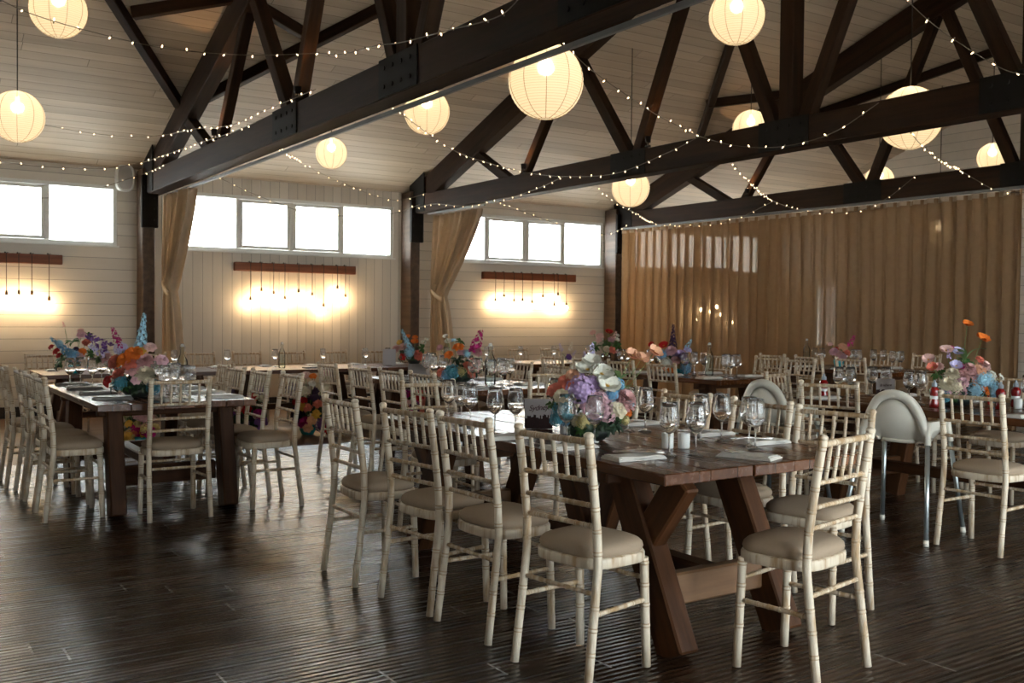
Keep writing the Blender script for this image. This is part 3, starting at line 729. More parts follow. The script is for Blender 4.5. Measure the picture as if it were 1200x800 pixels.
def make_chair():
    t = thing('chiavari_chair', 'x', 'chair', (0, 0, 0), 0, 'limewashed banquet chairs')
    def post(sx):
        mb = MB(); x0, x1 = sx * .1925, sx * .183
        turned(mb, [(x0, -.2, .004), (x0 - sx * .004, -.165, .28), (x0 - sx * .006, -.147, .43), (x1, -.150, .56), (x1, -.174, .74), (x1, -.2, .905)], .0165, [.135, .23, .315, .53, .62, .71, .80, .885, .965], 1.07)
        mb.lathe([(.0165, 0), (.019, .004), (.0185, .012), (.011, .019), (.001, .021)], 10, 0, (x1, -.2, .903))
        return mb.build('back_post', LM, t)
    for sx in (-1, 1): post(sx)
    for sx in (-1, 1):
        mb = MB(); turned(mb, [(sx * .174, .145, .004), (sx * .168, .13, .425)], .017, [.38, .57, .75, .95], 1.08); mb.build('leg', LM, t)
    def seat_ring(z, k): return outline(.195, .176, -.155, .172, z, k, 36, .56)
    mb = MB(); mb.loft([seat_ring(.412, .93), seat_ring(.412, .985), seat_ring(.418, 1.0), seat_ring(.445, 1.0), seat_ring(.451, .985), seat_ring(.451, .9)], cap0=True, cap1=True); mb.build('seat_frame', LM, t)
    mb = MB(); mb.loft([seat_ring(z, k) for z, k in ((.449, .90), (.455, .95), (.468, .975), (.483, .955), (.495, .885), (.504, .76), (.510, .5), (.512, .25))], cap1=True); mb.build('seat_cushion', M['pad'], t)
    def yb(z): return -.150 - (z - .56) / .345 * .05 if z > .56 else -.150
    mb = MB(); turned(mb, [(-.178, yb(.888), .888), (.178, yb(.888), .888)], .0125, [.07, .24, .41, .59, .76, .93], 1.08); mb.build('top_rail', LW, t)
    for z in (.745, .655, .578):
        mb = MB(); turned(mb, [(-.178, yb(z), z), (.178, yb(z), z)], .0095, [.08, .16, .28, .4, .5, .6, .72, .84, .92] if z < .7 else [.07, .24, .41, .59, .76, .93], 1.14, 8, .004); mb.build('back_rail', LW, t)
    for k in range(5):
        x = -.178 + .356 * (k + 1) / 6
        mb = MB(); turned(mb, [(x, yb(.745), .745), (x, yb(.888), .888)], .0082, [.3, .6], 1.12, 8, .004); mb.build('spindle', LM, t)
    mb = MB(); turned(mb, [(-.185, -.158, .335), (.185, -.158, .335)], .009, [.1, .24, .38, .62, .76, .9], 1.18, 8, .004); mb.build('stretcher', LW, t)
    mb = MB(); turned(mb, [(-.168, .133, .345), (.168, .133, .345)], .009, [.1, .24, .38, .62, .76, .9], 1.18, 8, .004); mb.build('stretcher', LW, t)
    for sx in (-1, 1):
        mb = MB(); turned(mb, [(sx * .187, -.167, .262), (sx * .170, .136, .262)], .0095, [.1, .26, .42, .58, .74, .9], 1.18, 8, .004); mb.build('stretcher', LW, t)
    return t
CHAIR = make_chair(); CHAIR_USED = [False]
def chair(rx, ry, deg, label, z=0.0):
    """rx, ry: the middle between the rear feet; deg: the way the chair faces (0 = +X, 90 = +Y)."""
    a = R(deg); loc = (rx + .2 * cos(a), ry + .2 * sin(a), z); rz = a - pi / 2
    if not CHAIR_USED[0]:
        CHAIR_USED[0] = True; CHAIR.location = loc; CHAIR.rotation_euler = (0, 0, rz); CHAIR['label'] = label; return CHAIR
    return copy_tree(CHAIR, loc, rz, label)

# ------------------------------------------------------------------ trestle table
def trestle_table(x0, x1, y0, y1, label, z=0.0, axis='Y', vleg=False, li=.2, ri=.2, cross=.27, sx0=0):
    cx, cy = (x0 + x1) / 2, (y0 + y1) / 2; t = thing('trestle_table', label, 'table', (cx, cy, z))
    w, L_ = x1 - x0, y1 - y0
    T = M['tleg']
    if axis == 'X': w, L_ = L_, w
    rot = Matrix() if axis == 'Y' else Matrix.Rotation(-pi / 2, 4, 'Z')
    def P(x, y, zz): return rot @ V((x, y, zz)) + V((cx, cy, z))
    rnd = random.Random(int(x0 * 100) + int(y0 * 10))
    mb = MB(); n = max(4, round(w / .22)); pw = w / n
    for k in range(n):
        e0, e1 = rnd.uniform(0, .012), rnd.uniform(0, .012)
        mb.box((-w / 2 + (k + .5) * pw, (e0 - e1) / 2, .7275), (pw - .003, L_ - e0 - e1, .045), .004, 0, rot)
    mb.build('tabletop', M['table'] if axis == 'Y' else M['table_x'], t)
    for s in (-1, 1):
        ye = s * (L_ / 2)
        up = (0, 1, 0) if axis == 'Y' else (1, 0, 0); f0, f1 = (.12, .46) if vleg else (.20, .34); lw = .10
        for sx in (-1, 1):
            xl = -w / 2 + li if sx < 0 else w / 2 - ri
            beam('leg', P(xl, ye - s * f0, .004), P(xl, ye - s * f1, .705), lw, .15, T, t, up)
            if vleg and sx < 0: beam('brace', P(xl + .0, ye - s * .10, .705), P(xl + .0, ye - s * .33, .40), .07, .13, T, t, up)
        beam('crossbar', P(-w / 2 + li + .045, ye - s * cross, .24), P(w / 2 - ri - .045, ye - s * cross, .24), .06, .13, M['xbar'] if vleg else T, t)
        beam('top_bearer', P(-w / 2 + .06, ye - s * f1, .675), P(w / 2 - .06, ye - s * f1, .675), .08, .06, T, t)
    beam('stretcher', P(sx0, -L_ / 2 + cross, .27), P(sx0, L_ / 2 - cross, .27), .09, .07, T, t)
    if vleg:
        for q in (1.28, .80): beam('brace', P(sx0, -L_ / 2 + q, .705), P(sx0, -L_ / 2 + 1.04 + (q - 1.04) * .25, .29), .08, .13, T, t, (0, 1, 0))
    return t

# ------------------------------------------------------------------ glasses, cutlery, small table things
def glass_meshes():
    mb = MB(); mb.lathe([(.002, .0015), (.035, .0015), (.0365, .003), (.03, .006), (.012, .010), (.005, .016)], 24); foot = mb.mesh('foot', [M['glass']])
    mb = MB(); mb.lathe([(.005, .016), (.0038, .03), (.0036, .075), (.0055, .094)], 10); stem = mb.mesh('stem', [M['glass']])
    mb = MB(); mb.lathe([(.0055, .094), (.016, .100), (.031, .115), (.0405, .137), (.0425, .155), (.040, .18), (.0355, .205), (.033, .226), (.0322, .2262), (.0318, .2255), (.0346, .205), (.039, .18), (.0415, .155), (.0395, .138)], 24); bowl = mb.mesh('bowl', [M['glass']])
    mb = MB(); mb.lathe([(.001, .099), (.015, .102), (.03, .1165), (.0388, .138), (.0407, .151), (.039, .1512), (.001, .1512)], 24); wat = mb.mesh('water', [M['water']])
    return foot, stem, bowl, wat
GM = glass_meshes()
def one_glass():
    mb = MB(); mb.lathe([(.002, .0015), (.035, .0015), (.0365, .003), (.03, .006), (.012, .010), (.005, .016), (.0038, .04), (.0038, .08), (.0055, .094), (.016, .100), (.031, .115), (.0405, .137), (.0425, .155), (.040, .18), (.0355, .205), (.033, .226)], 16); return mb.mesh('wine_glass', [M['glass']])
GFAR = one_glass()
def glass(x, y, z, label, parts=True, water=False, s=1.0, group='wine glasses'):
    if False:
        o = link('wine_glass', GFAR, None, (x, y, z), (0, 0, 0)); o.scale = (s, s, s); return tag(o, label, 'glass', group)
    t = thing('wine_glass', label, 'glass', (x, y, z), 0, group); t.scale = (s, s, s)
    for nme, me in zip(('foot', 'stem', 'bowl', 'water'), GM):
        if nme == 'water' and not water: continue
        link(nme, me, t)
    return t
def napkin_mesh(mat, l=.24, w=.13):
    mb = MB(); n = 10
    def layer(z0, l_, w_, sh):
        top = []; 
        for j in range(n + 1):
            v = j / n - .5
            top.append([((u - .5) * w_ + sh * v, v * l_, z0 + .0045 + .004 * sin(pi * u) * (1 + .5 * sin(6 * v + z0 * 900)) + .002 * sin(9 * v + 5 * u)) for u in [k / 8 for k in range(9)]])
        mb.loft(top, 0, False)
        bot = [[(p[0], p[1], z0) for p in (r[0], r[-1])] for r in top]
        for j in range(n):
            o = len(mb.v); mb.v += [top[j][0], top[j + 1][0], bot[j][0], bot[j + 1][0], top[j][-1], top[j + 1][-1], bot[j][1], bot[j + 1][1]]
            mb.face((o, o + 2, o + 3, o + 1)); mb.face((o + 4, o + 5, o + 7, o + 6))
        for r, b in ((top[0], bot[0]), (top[-1], bot[-1])):
            o = len(mb.v); mb.v += r + b; mb.face(list(range(o, o + 9)) + [o + 10, o + 9], 0, False)
    layer(.0, l, w, 0); layer(.0055, l * .96, w * .92, .008); layer(.0105, l * .9, w * .8, .012)
    return mb.mesh('napkin', [mat])
NAP = napkin_mesh(M['linen']); NAPG = napkin_mesh(M['greylinen'])
def napkin(x, y, z, deg, label, grey=False):
    o = link('folded_napkin', NAPG if grey else NAP, None, (x, y, z), (0, 0, R(deg)))
    return tag(o, label, 'napkin', 'folded napkins')
def fork_mesh():
    mb = MB(); mb.loft([[(x * w, y, .004 + h_ + dz) for x, dz in ((-1, 0), (1, 0), (1, .002), (-1, .002))] for y, w, h_ in ((-.10, .006, .0), (-.06, .0065, .001), (-.01, .003, .004), (.03, .003, .005), (.045, .009, .003), (.06, .0115, .002))], cap0=True, cap1=True, sm=False)
    for k in range(4): mb.box(((k - 1.5) * .006, .08, .0065), (.003, .044, .002))
    return mb.mesh('fork', [M['silver']])
def knife_mesh():
    mb = MB(); mb.loft([[(x * w + .001, y, .004 + dz) for x, dz in ((-1, 0), (1, 0), (1, .003), (-1, .003))] for y, w in ((-.11, .006), (-.07, .007), (-.01, .0055), (.0, .009), (.07, .0095), (.105, .003))], cap0=True, cap1=True, sm=False)
    return mb.mesh('knife', [M['silver']])
FK, KN = fork_mesh(), knife_mesh()
def cutlery(x, y, z, deg, where, both=True):
    a = R(deg)
    o = link('dinner_fork', FK, None, (x - .018 * cos(a), y - .018 * sin(a), z), (0, 0, a + .05)); tag(o, 'steel fork ' + where, 'fork', 'forks')
    if both:
        o = link('dinner_knife', KN, None, (x + .02 * cos(a), y + .02 * sin(a), z), (0, 0, a - .06)); tag(o, 'steel knife ' + where, 'knife', 'knives')
def candle(x, y, z, label, r=.027, h_=.068):
    t = thing('votive_candle', label, 'candle', (x, y, z), 0, 'white candle holders')
    mb = MB(); mb.lathe([(.001, 0), (r * .94, 0), (r, .004), (r, h_), (r * .9, h_), (r * .88, h_ * .8)], 20); mb.build('holder', M['candle'], t)
    mb = MB(); mb.lathe([(.001, h_ * .82), (r * .88, h_ * .8)], 16); mb.tube([(0, 0, h_ * .8), (.001, 0, h_ * .95)], .0012, 5); mb.build('candle_wax', M['linen'], t)
def water_bottle(x, y, z, label, s=1.0):
    t = thing('glass_bottle', label, 'bottle', (x, y, z), 0, 'clear water bottles'); t.scale = (s, s, s)
    mb = MB(); mb.lathe([(.001, .003), (.036, .003), (.041, .01), (.041, .17), (.038, .195), (.024, .225), (.0145, .25), (.0135, .285), (.016, .29), (.016, .297), (.012, .298)], 20); mb.build('bottle_body', M['bottle'], t)
    mb = MB(); mb.lathe([(.012, .296), (.014, .3), (.013, .312), (.006, .318), (.001, .319)], 12); mb.build('stopper', M['candle'], t)
    mb = MB(); mb.lathe([(.001, .006), (.0375, .006), (.0375, .165), (.001, .165)], 18); mb.build('water', M['bwater'], t)
    mb = MB(); mb.tube([(.017, 0, .275), (.024, 0, .29), (.014, 0, .318), (0, 0, .322), (-.014, 0, .318), (-.024, 0, .29), (-.017, 0, .275)], .0014, 5); mb.build('wire_clasp', M['silver'], t)
def sauce_bottle(x, y, z, label):
    t = thing('sauce_bottle', label, 'bottle', (x, y, z), 0, 'red sauce bottles')
    mb = MB(); mb.lathe([(.001, 0), (.03, 0), (.033, .005), (.032, .03), (.027, .05), (.0265, .075), (.032, .1), (.031, .118), (.02, .132), (.0155, .137)], 18); mb.build('bottle_body', M['sauce'], t)
    mb = MB(); mb.lathe([(.0275, .054), (.0272, .056), (.0272, .072), (.0275, .074)], 18); mb.build('paper_label', M['candle'], t)
    mb = MB(); mb.lathe([(.017, .135), (.018, .137), (.0175, .158), (.009, .164), (.007, .178), (.004, .18), (.001, .18)], 14); mb.build('cap', M['cap'], t)
def place_card(x, y, z, deg, w, h_, label, word=None, dark=True, lean=8):
    t = thing('name_card', label, 'name card', (x, y, z), R(deg), 'table name cards')
    Mx = Matrix.Rotation(R(-lean), 4, 'X')
    mb = MB(); mb.box((0, .002, h_ / 2), (w, .003, h_), 0, 0, Mx); mb.build('card', M['cardtop'], t)
    if dark:
        mb = MB(); rnd = random.Random(int(x * 31)); n = 22; xs = [-w / 2 + w * k / n for k in range(n + 1)]
        for k in range(n):
            hh = h_ * (.33 + .16 * rnd.random())
            mb.add([(xs[k], -.0008, .001), (xs[k + 1], -.0008, .001), (xs[k + 1], -.0008, hh), (xs[k], -.0008, hh)], [(0, 1, 2, 3)], 0, False, Mx)
        mb.build('skyline_print', M['skyline'], t)
    if word:
        cu = bpy.data.curves.new('lettering', 'FONT'); cu.body = word; cu.size = w * 1.62 / max(4, len(word)); cu.shear = .35; cu.align_x = 'CENTER'; cu.extrude = .0003
        cu.space_character = .92; cu.materials.append(M['ink'])
        tmp = bpy.data.objects.new('tmp', cu); col.objects.link(tmp); bpy.context.view_layer.update()
        me = bpy.data.meshes.new_from_object(tmp.evaluated_get(bpy.context.evaluated_depsgraph_get())); bpy.data.objects.remove(tmp)
        o = link('lettering', me, t, (0, 0, 0)); o.matrix_local = Mx @ Matrix.Translation((0, -.0012, h_ * .62)) @ Matrix.Rotation(R(90), 4, 'X') @ Matrix.Rotation(R(4), 4, 'Z')
    mb = MB(); mb.box((0, .03, .003), (w * .5, .06, .006), .001); mb.build('card_stand', M['menu'], t)
    return t

# ------------------------------------------------------------------ high chair (faces +Y)
def make_highchair():
    t = thing('high_chair', 'x', 'high chair', (0, 0, 0), 0, 'white high chairs')
    PL = M['plastic']; n = 36
    yc = lambda x: -.175 + 1.1 * x * x
    def arch(hw, h, z0, dy, flare=0.0, drop=.03):
        r = []
        for i in range(n + 1):
            f = pi * i / n; x = hw * cos(f); z = z0 + h * sin(f) ** .92
            k = max(0, 1 - sin(f) / .62) ** 1.6
            r.append(V((x + math.copysign(flare * k, x), yc(x) + dy, z - drop * k)))
        return r
    o0, o1, i0, i1 = arch(.176, .195, .71, .004, .026, .02), arch(.176, .195, .71, -.016, .026, .02), arch(.128, .150, .70, -.018, .066, .105), arch(.128, .150, .70, .004, .066, .105)
    mb = MB(); mb.loft([list(q) for q in zip(o0, o1, i0, i1)], 0, True); mb.build('back_flange', PL, t)
    # bowl: from the inner edge of the flange, bulging backwards and tucking under the seat
    rows = []
    for k in range(11):
        u = k / 10; r = []
        for i in range(n + 1):
            f = pi * i / n; p = i1[i]; q = V((.105 * cos(f), -.015 - .085 * sin(f) ** .6, .585)); c = p.lerp(q, u)
            c.y -= .045 * sin(pi * u ** .8) * sin(f) ** .5; c.x *= 1 + .10 * sin(pi * u); c.z -= .012 * sin(pi * u)
            r.append(c)
        rows.append(r)
    mb = MB(); mb.loft(rows, 0, False); o = mb.build('seat_shell', PL, t); sm = o.modifiers.new('t', 'SOLIDIFY'); sm.thickness = .006
    mb = MB(); mb.loft([outline(.14, .115, -.12, .17, z, k, 32, .6) for z, k in ((.578, .9), (.576, 1), (.592, 1.03), (.598, .97), (.594, .5))], cap0=True, cap1=True); mb.build('seat_pan', PL, t)
    for sx in (-1, 1):
        pr = []
        for k in range(13):
            u = k / 12; y = -.12 + .33 * u; zb = .60 + .075 * sin(pi * min(1, u * 1.05)) ** .8
            zt = .718 - .006 * u
            pr.append([(sx * .178, y, zb), (sx * .198, y, zb), (sx * .202, y, zt - .006), (sx * .215, y, zt), (sx * .178, y, zt)])
        mb = MB(); mb.loft(pr, cap0=True, cap1=True, sm=False); mb.build('arm', PL, t)
        mb = MB(); mb.loft([[(sx * (.18 + .006 * sin(pi * v)) * (1 - v) + sx * .118 * v, y, .665 * (1 - v) + .585 * v) for v in (0, .25, .5, .75, 1)] for y in (-.10, -.03, .04, .10, .15)], 0, False)
        o = mb.build('side_wall', PL, t); sm = o.modifiers.new('t', 'SOLIDIFY'); sm.thickness = .006
    for sx in (-1, 1):
        for sy in (-1, 1):
            top = V((sx * .196, sy * .165 - (.0 if sy > 0 else -.035), .712)); bot = V((sx * .262, sy * .29, .012)); d = (bot - top)
            mb = MB(); mb.tube([top, top + d * .19], [.021, .020], 12); mb.build('leg_socket', PL, t)
            mb = MB(); mb.tube([top + d * .17, bot], [.0145, .0145], 12); g = mb.build('leg', M['tubemetal'], t)
            mb = MB(); mb.tube([top + d * .965, bot + V((0, 0, -.012))], [.0165, .0165], 10); mb.build('rubber_foot', PL, g)
    mb = MB(); mb.tube([(-.12, .02, .602), (-.05, -.02, .612), (.05, -.02, .612), (.12, .02, .602)], .008, 6); mb.build('lap_strap', M['menu'], t)
    return t
HC = make_highchair(); HC_USED = [False]
def highchair(x, y, deg, label):
    rz = R(deg) - pi / 2
    if not HC_USED[0]:
        HC_USED[0] = True; HC.location = (x, y, 0); HC.rotation_euler = (0, 0, rz); HC['label'] = label; return
    copy_tree(HC, (x, y, 0), rz, label)

# ------------------------------------------------------------------ flowers (unit meshes: about 1 across the radius, facing +Z)
def petal(mb, L_, w, cup, base, rot, z=0, nu=4, nv=3, curl=.0, wav=.0, ph=0):
    c, s = cos(rot), sin(rot); rows = []
    for i in range(nu + 1):
        u = i / nu; ww = w * (sin(pi * min(1, .12 + u * .82)) ** .7); r = []
        for j in range(nv + 1):
            v = j / nv * 2 - 1
            e = cup * (1 - u * .3) + curl * u * u
            d = base + L_ * u * cos(e); zz = z + L_ * u * sin(e) - .12 * w * v * v * -1 + wav * sin(5 * v + 7 * u + ph)
            x, y = d, v * ww
            r.append((x * c - y * s, x * s + y * c, zz))
        rows.append(r)
    mb.loft(rows, 0, False)
def m_rose(seed):
    rnd = random.Random(seed); mb = MB()
    for n, L_, w, cup, base, z in ((6, .95, .52, .35, .10, -.15), (6, .85, .48, .75, .10, -.05), (5, .72, .42, 1.05, .08, .0), (4, .6, .34, 1.3, .05, .02), (3, .5, .25, 1.45, .02, .02)):
        o = rnd.random() * 6
        for k in range(n): petal(mb, L_ * rnd.uniform(.92, 1.06), w, cup + rnd.uniform(-.1, .1), base, o + 2 * pi * k / n, z, 4, 3, -.35, .03, k)
    return mb.mesh('rose', [M['f_pink']])
def m_hydra(seed, n=90):
    rnd = random.Random(seed); mb = MB()
    for i in range(n):
        z = 1 - 1.6 * (i + .5) / n; a = i * 2.39996; r = math.sqrt(max(0, 1 - z * z))
        d = V((r * cos(a), r * sin(a), z)); c = d * rnd.uniform(.72, 1.0); q = d.to_track_quat('Z', 'Y').to_matrix().to_4x4(); q = Matrix.Translation(c) @ q @ Matrix.Rotation(rnd.random() * 6, 4, 'Z')
        for k in range(4):
            b = k * pi / 2; cb, sb = cos(b), sin(b); P = []
            for x, y, h_ in ((.0, 0, 0), (.11, .085, .06), (.20, 0, .05), (.11, -.085, .06)): P.append((x * cb - y * sb, x * sb + y * cb, h_))
            mb.add(P, [(0, 3, 2, 1)], 0, True, q)
    mb.lathe([(.001, -.65), (.45, -.45), (.6, 0), (.45, .4), (.001, .6)], 12)
    return mb.mesh('hydrangea', [M['f_lilac']])
def m_poppy(seed):
    rnd = random.Random(seed); mb = MB()
    for k in range(3): petal(mb, 1.0, .72, .45, .05, 2 * pi * k / 3 + rnd.random() * .3, 0, 6, 6, .1, .05, k * 2)
    for k in range(3): petal(mb, .9, .66, .7, .04, 2 * pi * k / 3 + 1 + rnd.random() * .3, .03, 6, 6, .1, .05, k * 3)
    return mb.mesh('poppy', [M['f_peach']])
def m_eye():
    mb = MB(); mb.lathe([(.001, .0), (.09, .03), (.11, .09), (.06, .16), (.001, .17)], 10)
    for k in range(16):
        a = k * .393; mb.tube([(.09 * cos(a), .09 * sin(a), .08), (.17 * cos(a), .17 * sin(a), .16)], [.008, .018], 4)
    return mb.mesh('flower_centre', [M['f_mustard']])
def m_carn(seed):
    rnd = random.Random(seed); mb = MB()
    for L in range(6):
        n = 11 - L; cup = .1 + L * .24
        for k in range(n): petal(mb, .92 - L * .07, .30, cup + rnd.uniform(-.12, .12), .03, 2 * pi * k / n + L, -.25 + L * .06, 4, 4, .0, .06, k + L)
    return mb.mesh('carnation', [M['f_dusty']])
def m_spire(seed, n=46):
    rnd = random.Random(seed); mb = MB()                      # one unit tall, florets round a stem
    for i in range(n):
        u = i / n; a = i * 2.4; rr = (.10 * (1 - u) + .025) * rnd.uniform(.7, 1.2); s = .085 * (1 - .6 * u)
        d = V((cos(a), sin(a), .5)).normalized(); c = V((rr * cos(a), rr * sin(a), .05 + u * .92)); q = Matrix.Translation(c) @ d.to_track_quat('Z', 'Y').to_matrix().to_4x4()
        for k in range(5):
            b = k * 1.2566; P = [(x * cos(b) - y * sin(b), x * sin(b) + y * cos(b), h_) for x, y, h_ in ((0, 0, 0), (s * .6, s * .42, s * .3), (s, 0, s * .4), (s * .6, -s * .42, s * .3))]
            mb.add(P, [(0, 3, 2, 1)], 0, True, q)
    mb.tube([(0, 0, -.2), (0, 0, .97)], [.03, .012], 6)
    return mb.mesh('delphinium', [M['f_blue']])
def m_sprig(seed, n=16):
    rnd = random.Random(seed); mb = MB()                      # loose spray, one unit tall
    for i in range(n):
        u = .25 + .75 * i / n; a = i * 2.4; rr = .16 * (1.15 - u); c = V((rr * cos(a), rr * sin(a), u)); s = .10 * (1.15 - .5 * u)
        q = Matrix.Translation(c) @ V((cos(a), sin(a), .6)).to_track_quat('Z', 'Y').to_matrix().to_4x4()
        for k in range(4):
            b = k * 1.57; P = [(x * cos(b) - y * sin(b), x * sin(b) + y * cos(b), h_) for x, y, h_ in ((0, 0, 0), (s * .6, s * .5, s * .4), (s * 1.1, 0, s * .5), (s * .6, -s * .5, s * .4))]
            mb.add(P, [(0, 3, 2, 1)], 0, True, q)
    return mb.mesh('sweet_pea', [M['f_lav']])
def m_leafy(seed, n=15):
    rnd = random.Random(seed); mb = MB()
    for i in range(n):
        a = rnd.random() * 6.28; e = rnd.uniform(-.1, 1.2); petal(mb, rnd.uniform(.7, 1.05), .17, e, .05, a, rnd.uniform(-.2, .1), 5, 2, -.5, .02, i)
    return mb.mesh('leaf_cluster', [M['leaf']])
def m_blade(seed):
    mb = MB(); rnd = random.Random(seed)
    for a, e in ((0, 1.2), (2.2, 1.0), (4.1, 1.3)): petal(mb, 1.0, .16, e, .02, a, 0, 6, 2, -.3, .01, a)
    return mb.mesh('leaf_blade', [M['leafl']])
FM = dict(rose=[m_rose(1), m_rose(2)], hyd=[m_hydra(1), m_hydra(2)], poppy=[m_poppy(1), m_poppy(2)], carn=[m_carn(1), m_carn(2)], spire=[m_spire(1)], sprig=[m_sprig(1), m_sprig(2)], leaf=[m_leafy(1), m_leafy(2), m_leafy(3)], blade=[m_blade(1)])
EYE = m_eye()
FN = dict(rose='rose', hyd='hydrangea', poppy='poppy', carn='carnation', spire='delphinium', sprig='sweet_pea', leaf='leaf_cluster', blade='leaf_blade')
def bouquet(label, loc, s, spec, vase='turq', vr=8, vh=12, seed=0, cat_='flower arrangement', name='flower_arrangement'):
    """spec rows: kind, colour, right, up, radius, toward-the-viewer (all in units of s metres); vr, vh: the bowl."""
    rnd = random.Random(seed); t = thing(name, label, cat_, loc, -YAW, 'flower arrangements')
    vr_, vh_ = vr * s, vh * s
    mb = MB(); mb.lathe([(.001, .001), (vr_ * .62, .001), (vr_ * .7, vh_ * .08), (vr_ * .95, vh_ * .5), (vr_, vh_ * .8), (vr_ * .92, vh_), (vr_ * .84, vh_ * .98), (vr_ * .8, vh_ * .6), (.001, vh_ * .5)], 24); mb.build('vase', M[vase], t)
    if vase == 'darkbowl':
        for k in range(9):
            a = 2 * pi * k / 9 + rnd.uniform(-.2, .2); p = V((vr_ * .92 * cos(a), vr_ * .92 * sin(a), vh_ * 1.0 + rnd.uniform(0, .3) * vh_))
            o = link('leaf_cluster', rnd.choice(FM['leaf']), t, p, (V((cos(a), sin(a), .5))).to_track_quat('Z', 'Y').to_euler(), M['leafd'] if k % 3 else M['leaf']); o.scale = (min(vr_ * .55, vh_ * .8),) * 3
    c0 = V((0, 0, vh_ * .7))
    for row in spec:
        k, colr, dx, dz, r = row[:5]; w = row[5] if len(row) > 5 else rnd.uniform(-.3, .5) * r + (12 - abs(dx) * .2) * .35
        if k not in ('spire', 'sprig', 'blade'): dz = max(dz, r * (1.2 if k == 'leaf' else .95) + 1)
        p = V((dx * s, -w * s, dz * s)); d = (p - c0)
        me = rnd.choice(FM[k]); mat = M['f_' + colr] if 'f_' + colr in M else M[colr]
        if k in ('spire', 'sprig', 'blade'):
            hgt = r * s; base = p; tip = V(row[6]) if len(row) > 6 else d.normalized() + V((0, 0, .6)); q = tip.to_track_quat('Z', 'Y').to_euler()
            o = link(FN[k], me, t, base, q, mat); o.scale = (hgt, hgt, hgt)
        else:
            tip = (d.normalized() + V((0, -.75, .25))).normalized(); q = (tip.to_track_quat('Z', 'Y').to_matrix() @ Matrix.Rotation(rnd.random() * 6, 3, 'Z')).to_euler()
            o = link(FN[k], me, t, p, q, mat); o.scale = (r * s,) * 3
            if k == 'poppy': link('flower_centre', EYE, o)
        if dz * s > vh_ * 1.6 and k != 'leaf':
            mb = MB(); mid = c0.lerp(p, .5) + V((0, 0, -.04 * d.length)); mb.tube([c0, mid, p - d.normalized() * (r * s * .2 if k not in ('spire', 'sprig', 'blade') else 0)], max(.0016, .3 * s), 5); mb.build('stem', M['leafl'], t)
    return t

# ------------------------------------------------------------------ tables
TZ = .751
TA = trestle_table(2.49, 3.68, 2.73, 5.14, 'dark plank trestle table in the foreground set with flowers and a name card', 0, 'Y', True, .19, .40, .225, -.12)
TB = trestle_table(1.24, 2.26, 6.57, 8.62, 'dark plank trestle table on the left under the first post', 0, 'Y', False, .16, .13, .36)
TC = trestle_table(3.92, 4.92, 6.55, 8.55, 'dark plank trestle table in the middle, straight behind the front table', 0, 'Y', False, .2, .36)
TD = trestle_table(6.66, 7.6, 6.62, 8.7, 'dark plank trestle table before the left end of the sheer curtain', 0, 'Y', False)
TE = trestle_table(5.74, 6.82, 2.75, 4.9, 'dark plank trestle table on the right with two white high chairs')
TF = trestle_table(9.4, 10.45, 6.7, 8.5, 'dark plank trestle table at the back right close to the sheer curtain')
HT = []
for i, (a, b) in enumerate(((1.62, 3.60), (3.62, 5.62), (5.64, 7.64), (7.66, 9.66))):
    HT.append(trestle_table(a, b, 11.40, 12.42, ['leftmost of the long row of tables along the window wall', 'second from left of the tables along the window wall', 'third from left of the tables along the window wall', 'rightmost of the long row of tables along the window wall'][i], FL, 'X'))
ZH = TZ + FL
FRONT, LEFT, MID, CURT, RIGHT, FARR = 'the front table', 'the left table', 'the middle table', 'the curtain-side table', 'the right table', 'the far table'
ORD = ['nearest', 'second nearest', 'third nearest', 'farthest']
def row(side, tab, items, z=0.0):
    for k, (x, y, a) in enumerate(items):
        chair(x, y, a, 'limewashed chair, %s on the %s side of %s' % (ORD[k] if len(items) == 4 or k < len(items) - 1 else 'farthest', side, tab), z)
row('left', FRONT, [(2.13, 2.95, 9), (2.105, 3.55, 3), (2.07, 4.005, 8), (2.012, 4.61, 0)])
row('right', FRONT, [(3.83, 3.04, 192), (3.86, 3.52, 182), (3.87, 4.08, 180), (3.86, 4.66, 180)])
chair(3.03, 2.345, 101, 'limewashed chair at the near end of the front table, back to the viewer')
chair(3.03, 5.56, 270, 'limewashed chair at the far end of the front table, facing the viewer')
row('left', LEFT, [(.97, 6.97, 0), (.97, 7.44, 1), (.96, 7.92, -1), (.92, 8.46, 0)])
row('right', LEFT, [(2.57, 6.72, 180), (2.50, 7.17, 180), (2.48, 7.68, 181), (2.56, 8.2, 180)])
chair(1.72, 6.44, 90, 'limewashed chair at the near end of the left table, back to the viewer')
row('left', MID, [(3.44, 6.40, 0), (3.42, 6.88, 0), (3.37, 7.34, 0), (3.34, 7.92, 0)])
row('right', MID, [(5.12, 7.0, 180), (5.12, 7.6, 180), (5.12, 8.2, 180)])
chair(4.36, 6.02, 55, 'limewashed chair turned slightly at the near end of the middle table')
row('left', CURT, [(6.18, 6.86, 0), (6.16, 7.42, 0), (6.13, 7.95, 0), (6.12, 8.5, 0)])
row('right', CURT, [(8.2, 6.95, 180), (8.33, 7.5, 180), (8.2, 8.1, 180)])
chair(5.33, 3.285, 2, 'limewashed chair, nearest on the left side of the right table with high chairs')
chair(5.39, 4.33, 24, 'limewashed chair between the two high chairs at the right table')
chair(6.05, 5.36, 285, 'limewashed chair at the far end of the right table with high chairs')
row('right', RIGHT, [(7.22, 3.5, 180), (7.28, 4.12, 180), (7.25, 4.72, 180)])
row('left', FARR, [(9.0, 6.95, 0), (8.98, 7.5, 0), (9.0, 8.05, 0)])
row('right', FARR, [(10.98, 7.35, 180), (10.98, 7.95, 180)])
